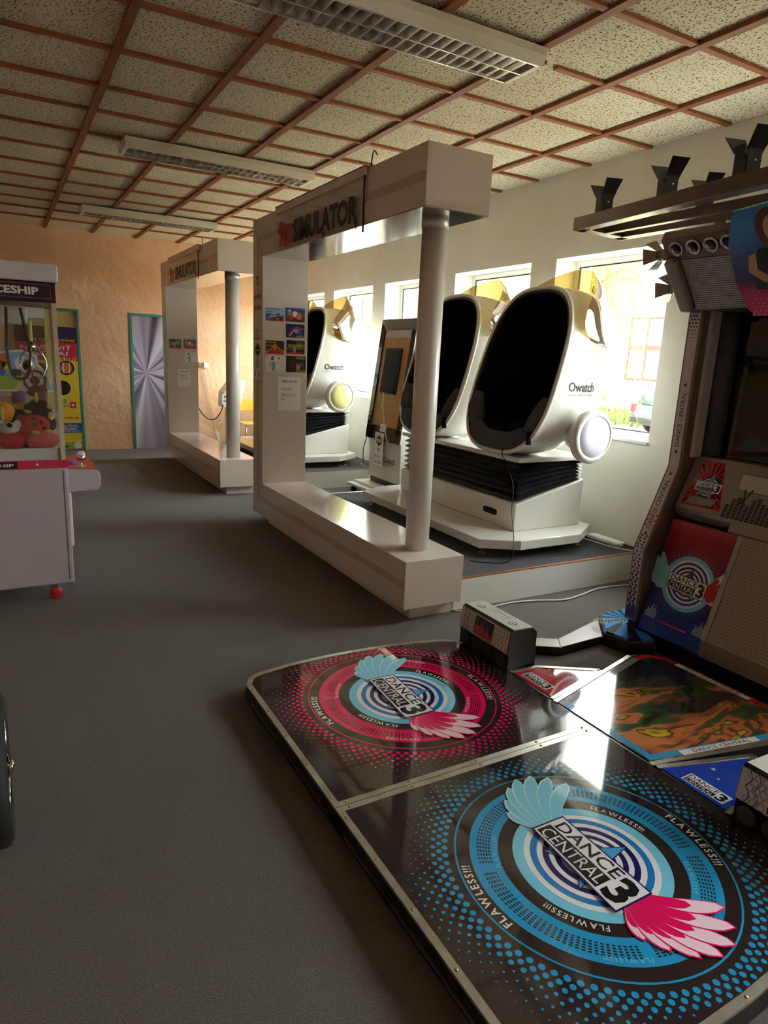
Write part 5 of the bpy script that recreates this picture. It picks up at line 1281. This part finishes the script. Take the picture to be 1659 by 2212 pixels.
# joystick shelf, coin door, casters
sf = MB().prism([(CX1-.005, .665), (.475, .672), (.494, .70), (.497, .76), (.485, .80), (CX1-.005, .815)], 'y', 4.44, 5.02, 'claw_body').build('control_shelf', cw, bevel=.01, seg=3)
MB().add([(CX1, 4.45, .818), (.482, 4.45, .803), (.482, 5.01, .803), (CX1, 5.01, .818)], [(0, 1, 2, 3)], 'claw_red').build('shelf_plate', sf)
MB().lathe([(.024, 0), (.024, .004), (.006, .006), (.006, .035), (.026, .042), (.03, .06), (.02, .082), (0, .088)], 'chrome', 16, M=Matrix.Translation((.40, 4.56, .808))).build('joystick', cw)
MB().blob((.40, 4.56, .885), (.026, .026, .022), 'k_rosel', 14, 8).build('joystick_knob', cw)
MB().lathe([(0, 0), (.03, 0), (.03, .012), (.022, .02), (0, .022)], 'p_violet', 20, M=Matrix.Translation((.34, 4.62, .812))).build('push_button', cw)
cd = MB().box(CX1-.01, CX1+.022, 4.50, 4.95, .31, .66, 'white_satin').build('coin_door', cw, bevel=.004)
MB().box(CX1+.02, CX1+.026, 4.62, 4.66, .5, .53, 'p_yellow').build('coin_lock', cw)
for (x, y) in ((.19, 4.43), (-.42, 4.43), (.19, 5.08), (-.42, 5.08)):
    MB().box(x-.02, x+.02, y-.022, y+.022, .075, .118, 'steel').build('caster_fork', cw)
    MB().lathe([(0, -.014), (.03, -.014), (.038, -.009), (.038, .009), (.03, .014), (0, .014)], 'red_ink', 18, M=Matrix.Translation((x+.01, y, .038)) @ Matrix.Rotation(PI/2, 4, 'X')).build('caster_wheel', cw)

# ---- plush toys in the claw machine, each its own thing
for nm, c in dict(pl_red=(204, 60, 66), pl_pink=(226, 96, 108), pl_orange=(232, 142, 44), pl_black=(36, 30, 36), pl_yellow=(214, 196, 120), pl_violet=(150, 110, 170), pl_white=(206, 200, 200), pl_brown=(110, 52, 48)).items():
    mat(nm, c, 0.95, spec=0.1, bump=(160, 0.5))
def plush(name, label, c, r, m, bits):
    o = thing('plush_toy' if name is None else name, label, 'plush toy', (c[0], c[1], c[2]-r[2]), 'plush toys in the claw machine')
    MB().blob(c, r, m, 20, 12).build('body', o)
    for (nm, dc_, rr_, mm) in bits: MB().blob((c[0]+dc_[0], c[1]+dc_[1], c[2]+dc_[2]), rr_, mm, 12, 8).build(nm, o)
def on_toy(px, py, Y): return ony(px, py, Y)
c = on_toy(74, 918, 4.50); plush(None, 'red plush ladybug with dark spots lying on top of the pile', c, (.085, .075, .062), 'pl_red', [('spot', (.0, -.068, .01), (.016, .012, .016), 'pl_brown'), ('spot', (.035, -.06, .02), (.014, .012, .014), 'pl_brown'), ('spot', (.05, -.058, -.012), (.013, .012, .013), 'pl_brown'), ('spot', (.0, -.06, .042), (.014, .012, .012), 'pl_brown')])
c = on_toy(90, 950, 4.46); plush(None, 'round pink plush with two yellow feet under the ladybug', c, (.095, .07, .062), 'pl_pink', [('foot', (-.03, -.055, .05), (.025, .02, .014), 'pl_yellow'), ('foot', (.04, -.05, .055), (.022, .02, .014), 'pl_yellow')])
c = on_toy(25, 950, 4.46); plush(None, 'red and white plush with dark nose at the front glass', c, (.08, .06, .062), 'pl_red', [('muzzle', (-.01, -.02, .07), (.055, .045, .035), 'pl_white'), ('nose', (-.005, -.055, .09), (.016, .014, .014), 'pl_black'), ('ear', (-.05, -.01, .09), (.022, .02, .026), 'pl_white'), ('ear', (.035, -.01, .09), (.022, .02, .026), 'pl_white')])
c = on_toy(5, 893, 4.60); plush(None, 'round orange plush ball at the left of the pile', c, (.07, .06, .07), 'pl_orange', [('stitch', (0, -.055, .0), (.012, .01, .05), 'pl_yellow')])
c = on_toy(92, 888, 4.66); c.x = .185; plush(None, 'black plush with pale yellow antennae behind the ladybug', c, (.075, .06, .07), 'pl_black', [('antenna', (.055, -.02, .075), (.011, .011, .045), 'pl_yellow'), ('antenna', (-.04, -.02, .08), (.035, .011, .012), 'pl_yellow'), ('antenna', (-.01, -.03, .085), (.012, .011, .035), 'pl_yellow'), ('hand', (-.07, -.05, .0), (.03, .014, .012), 'pl_yellow'), ('hand', (.066, -.04, .03), (.025, .014, .014), 'pl_yellow')])
c = on_toy(112, 915, 4.58); c.x = .225; plush(None, 'black plush squeezed into the corner by the glass', c, (.05, .05, .06), 'pl_black', [('foot', (.02, -.035, .05), (.018, .018, .026), 'pl_yellow')])
c = on_toy(40, 905, 4.62); plush(None, 'dark violet plush half hidden between the orange ball and ladybug', c, (.07, .06, .06), 'pl_black', [('wing', (.01, -.055, -.01), (.03, .012, .04), 'pl_violet')])
c = on_toy(46, 862, 4.85); plush(None, 'lilac and pink plush lying at the back of the pile', c, (.055, .05, .05), 'pl_violet', [('leg', (.04, -.03, -.05), (.05, .02, .022), 'pl_pink'), ('leg', (.02, -.04, -.08), (.045, .018, .018), 'pl_pink')])
c = on_toy(60, 878, 4.78); plush(None, 'dull yellow long plush stretched behind the black plush', c, (.10, .04, .03), 'pl_yellow', [('stripe', (0, -.03, 0), (.03, .015, .02), 'pl_black')])
c = on_toy(70, 868, 5.0); c = Vector((.193, 5.0, 1.094)); plush(None, 'brown plush mound against the rear glass', c, (.085, .06, .19), 'pl_brown', [('ear', (.035, -.02, .16), (.03, .02, .03), 'pl_brown')])
c = on_toy(14, 875, 4.95); bx_ = thing('prize_box', 'white prize box with green star and yellow edge inside the claw machine', 'box', (c.x-.03, 4.95, .90), None)
MB().box(c.x-.14, c.x+.05, 4.90, 5.02, .90, 1.22, 'paper').build('carton', bx_); MB().box(c.x+.05, c.x+.085, 4.895, 5.025, .90, 1.22, 'p_yellow').build('yellow_edge', bx_)
s_ = MB(); s_.star((0, 0), .03, .013, 'p_green', frame(Vector((c.x-.02, 4.8985, 1.12)), (1, 0, 0), (0, 0, 1))); s_.build('star_print', bx_, recalc=False)

# ================================================================== far door banner
YBn = YF-.02
bw = thing('advert_banner', 'tall yellow and pink advertising banner standing before the cream door', 'banner', (.56, YBn, 0))
bx0, bx1 = .20, .985; MB().box(bx0, bx1, YBn-.004, YBn+.002, .03, 1.78, 'p_yellow').build('banner_sheet', bw)
Mn = frame(Vector((bx0, YBn-.0045, .03)), (1, 0, 0), (0, 0, 1)); t = MB(); w = bx1-bx0
z = lambda py: ony(150, py, YBn).z-.03
t.rect(0, w, z(741), z(707), 'claw_black', Mn); t.flat([(w*.55, z(741)), (w*.75, z(741)), (w*1.0, z(715)), (w*1.0, z(707)), (w*.8, z(707))], 'p_night', Mn, .0004); t.rect(0, w, z(780), z(741), 'claw_pink', Mn)
MB().rect(w*.58, w, z(935), z(914), 'p_blue', Mn, .0002).build('colour_block', bw, recalc=False); MB().rect(0, w, z(968), z(955), 'pic_grass', Mn, .0002).build('colour_block', bw, recalc=False)
for (a, py, r_, m_) in ((.80, 795, .105, 'p_night'), (.80, 795, .075, 'p_orange'), (.72, 838, .105, 'p_dark'), (.36, 800, .1, 'p_brown'), (.36, 800, .07, 'pl_brown'), (.92, 962, .05, 'p_white')): MB().disc((w*a, z(py)), r_, m_, Mn, .0006+(.0004 if m_ in ('p_orange', 'pl_brown') else 0), 24).build('picture_disc', bw, recalc=False)
for a in (.74, .84): MB().rect(w*a, w*a+.018, z(806), z(784), 'p_white', Mn, .0014).build('picture_stripe', bw, recalc=False)
MB().rect(w*.82, w*.93, z(882), z(868), 'claw_pink', Mn, .0008).disc((w*.875, z(875)), .02, 'p_white', Mn, .0012, 16).build('player_picture', bw, recalc=False)
t.build('banner_print', bw, recalc=False)
for (s_, a, b, p0, p1, m_) in (('PRE CELU RODINE', .2, .97, 739, 733, 'p_yellow'), ('NAVŠTÍVIŤ', .08, .9, 757, 746, 'p_white'), ('PREDKA?', .12, .85, 769, 760, 'p_white'), ('entku!', .52, .97, 780, 771, 'p_yellow'), ('TAŽ', .58, .78, 870, 862, 'p_blue'), ('o iPod', .58, .8, 879, 873, 'p_red'), ('na nákup', .6, .97, 907, 899, 'p_red'), ('Darček', .62, .95, 923, 916, 'p_yellow'), ('ZADARMO', .68, .92, 928, 924, 'p_white'), ('Coca-Cola+Popcorn', .6, .98, 933, 929, 'p_white'), ('s.sk', .62, .78, 966, 960, 'ink')):
    MB().text(s_, w*a, w*b, z(p0), z(p1), m_, Mn, .002, .015).build('lettering', bw, recalc=False)
MB().box(bx0-.02, bx1+.02, YBn-.04, YBn+.006, 0, .03, 'steel').build('banner_foot', bw)

# ================================================================== items by the peach wall
# plug socket, adapter and thin white cable
so = thing('wall_socket', 'white wall socket with plugged adapter on the peach wall', 'socket', (2.58, YF, 1.3))
c = ony(438, 788, YF); MB().box(c.x-.06, c.x+.03, YF-.012, YF+.002, c.z-.04, c.z+.04, 'white_satin').build('socket_plate', so, bevel=.004)
MB().box(c.x-.0, c.x+.08, YF-.06, YF-.01, c.z-.045, c.z+.04, 'white_satin').build('adapter', so, bevel=.006)
pts = [ony(x, y, YF-.03) for x, y in ((440, 796), (448, 835), (455, 870), (462, 905), (468, 935))]
MB().tube(smooth_path(pts+[Vector((pts[-1].x+.03, YF-.3, .42))], 5), .005, 'cable_white', 6).build('adapter_cable', org=(2.75, YF-.03, .5)); tag(bpy.data.objects['adapter_cable'], 'thin white cable hanging from the wall socket to the plug block', 'cable')
pb = ony(471, 945, YF-.33); MB().box(-.022, .022, -.02, .02, -.10, .10, 'white_satin', M=Matrix.Translation(pb) @ Matrix.Rotation(-.25, 4, 'Y')).build('plug_block', org=pb); tag(bpy.data.objects['plug_block'], 'white plug block hanging at the end of the thin white cable', 'plug')
MB().tube(smooth_path([pb+Vector((.02, 0, -.09)), Vector((pb.x+.015, pb.y-.02, .16)), Vector((pb.x-.06, pb.y-.03, .010)), Vector((pb.x-.18, pb.y-.06, .006))], 6), .004, 'cable_white', 6).build('plug_cable', org=pb); tag(bpy.data.objects['plug_cable'], 'thin white cable running from the plug block down to the floor', 'cable')
# slanted control stand with label and black cord
Ys = 10.35
cs = thing('control_stand', 'white slanted control stand with label card behind the far column', 'stand', (3.08, Ys, 0))
P = lambda x, y: (lambda v: (v.x, v.z))(ony(x, y, Ys-.15))
poly = [P(482, 880), P(484, 848), P(500, 826), P(520, 820), P(531, 825), P(529, 833), P(521, 868), P(516, 880)]
MB().prism(poly, 'y', Ys-.15, Ys+.15, 'white_satin').build('stand_head', cs, bevel=.008)
x0, x1 = poly[0][0]+.03, poly[-1][0]-.03; zt = min(poly[0][1], poly[-1][1])+.01
MB().box(x0+.06, x1-.06, Ys-.06, Ys+.06, .03, zt, 'white_satin').build('stand_post', cs); MB().box(x0-.04, x1+.04, Ys-.2, Ys+.2, 0, .035, 'white_satin').build('stand_foot', cs, bevel=.006)
Ml = frame(Vector((ony(480, 868, Ys-.152).x, Ys-.152, ony(480, 872, Ys-.152).z)), (1, 0, 0), (0, 0, 1)); t = MB(); t.rect(0, .14, -.02, .15, 'paper', Ml); t.rect(.03, .1, .09, .12, 'ink_grey', Ml, .001); t.rect(.02, .12, .03, .05, 'ink_grey', Ml, .001); t.build('label_card', cs, recalc=False)
pts = [ony(x, y, Ys-.16) for x, y in ((482, 874), (477, 890), (466, 904), (455, 906), (443, 900), (432, 886), (425, 872))]
MB().tube(smooth_path(pts, 6), .008, 'cable_black', 8).build('hanging_cord', org=pts[0]); tag(bpy.data.objects['hanging_cord'], 'sagging black cord between control stand and far frame panel', 'cable')
# yellow chair
mat('ply_yellow', (232, 182, 70), 0.35)
yc_ = 10.42; xc_ = 3.47
yh = thing('plywood_chair', 'yellow plywood chair with grey tube legs by the peach wall', 'chair', (xc_, yc_, 0))
MB().prism([(-.21+.42*k/10, .0) for k in range(0)] or [(xc_-.21, yc_+.19), (xc_-.1, yc_+.215), (xc_+.1, yc_+.215), (xc_+.21, yc_+.19), (xc_+.21, yc_+.2), (xc_+.1, yc_+.228), (xc_-.1, yc_+.228), (xc_-.21, yc_+.2)], 'z', .61, .80, 'ply_yellow').build('backrest', yh, bevel=.004)
MB().box(xc_-.2, xc_+.2, yc_-.2, yc_+.19, .425, .44, 'ply_yellow').build('seat', yh, bevel=.006)
for sx in (-1, 1):
    MB().tube([(xc_+sx*.17, yc_-.2, 0), (xc_+sx*.17, yc_-.17, .425)], .012, 'steel', 10).build('leg', yh)
    MB().tube([(xc_+sx*.17, yc_+.24, 0), (xc_+sx*.17, yc_+.19, .43), (xc_+sx*.17, yc_+.205, .78)], .012, 'steel', 10).build('leg', yh)

# ================================================================== cables, power strip, wheel
MB().box(4.04, 4.13, 3.42, 3.74, .2085, .245, 'white_satin').build('power_strip', org=(4.08, 3.58, .208), bevel=.01); tag(bpy.data.objects['power_strip'], 'white power strip lying on the stage by the window wall', 'power strip')
MB().tube(smooth_path([(4.105, 3.43, .23), (4.125, 3.38, .224), (4.14, 3.33, .219), (4.14, 3.285, .2195), (4.14, 3.267, .217), (4.14, 3.260, .195), (4.14, 3.258, .10), (4.12, 3.235, .018), (4.02, 3.15, .008)], 6), .006, 'cable_black', 8).build('power_cable', org=(4.05, 3.3, .0)); tag(bpy.data.objects['power_cable'], 'black power cable running from the strip over the stage edge', 'cable')
MB().tube(smooth_path([(4.06, 3.745, .225), (4.02, 3.80, .216), (3.985, 3.74, .215), (3.99, 3.60, .215), (4.0, 3.46, .215), (4.04, 3.34, .216), (4.065, 3.285, .218), (4.07, 3.263, .195), (4.07, 3.26, .06), (4.05, 3.235, .012), (3.98, 3.18, .007)], 6), .005, 'cable_white', 8).build('strip_cable', org=(4.05, 3.3, .0)); tag(bpy.data.objects['strip_cable'], 'white cable curling beside the power strip on the stage', 'cable')
pts = [onz(x, y, .008) for x, y in ((1364, 1263), (1330, 1266), (1290, 1272), (1250, 1287), (1215, 1296), (1160, 1297), (1110, 1301), (1072, 1309), (1040, 1316), (1005, 1320), (985, 1319), (972, 1314), (966, 1308))]
MB().tube(smooth_path(pts, 6), .0065, 'cable_white', 8).build('floor_cable', org=pts[5]); tag(bpy.data.objects['floor_cable'], 'long white cable lying on the carpet along the stage front', 'cable')
MB().tube(smooth_path([(3.95, 7.55, .216), (3.9, 7.40, .2145), (3.96, 7.30, .2145), (4.05, 7.235, .2155), (4.10, 7.19, .2185), (4.11, 7.167, .2165), (4.11, 7.160, .195), (4.11, 7.159, .07), (4.10, 7.13, .012), (4.06, 7.08, .007)], 6), .005, 'cable_white', 8).build('stage_cable', org=(4.0, 7.3, 0)); tag(bpy.data.objects['stage_cable'], 'white cable lying on the stage nearest the peach wall', 'cable')
wl = thing('ride_wheel', 'black rubber wheel with chrome hub at the edge of the carpet aisle', 'wheel', (-.10, 2.22, 0))
MW = Matrix.Translation((-.105, 2.215, .238)) @ Matrix.Rotation(PI/2, 4, 'Y')
MB().lathe([(.15, -.03), (.215, -.036), (.232, -.028), (.238, -.012), (.238, .012), (.232, .028), (.215, .036), (.15, .03)], 'rubber', 48, M=MW).build('tyre', wl)
MB().lathe([(0, -.022), (.155, -.028), (.155, .028), (.10, .024), (.04, .03), (0, .03)], 'black_gloss', 40, M=MW).build('rim_disc', wl)
MB().lathe([(.022, .028), (.02, .043), (.016, .05), (0, .052)], 'chrome', 20, M=MW).build('hub_cap', wl)
for k in range(5):
    a = 2*PI*k/5; MB().tube([(-.072, 2.215+.02*math.cos(a), .238+.02*math.sin(a)), (-.077, 2.215+.145*math.cos(a), .238+.145*math.sin(a))], .006, 'chrome', 6).build('spoke', wl)
bpy.context.view_layer.update()
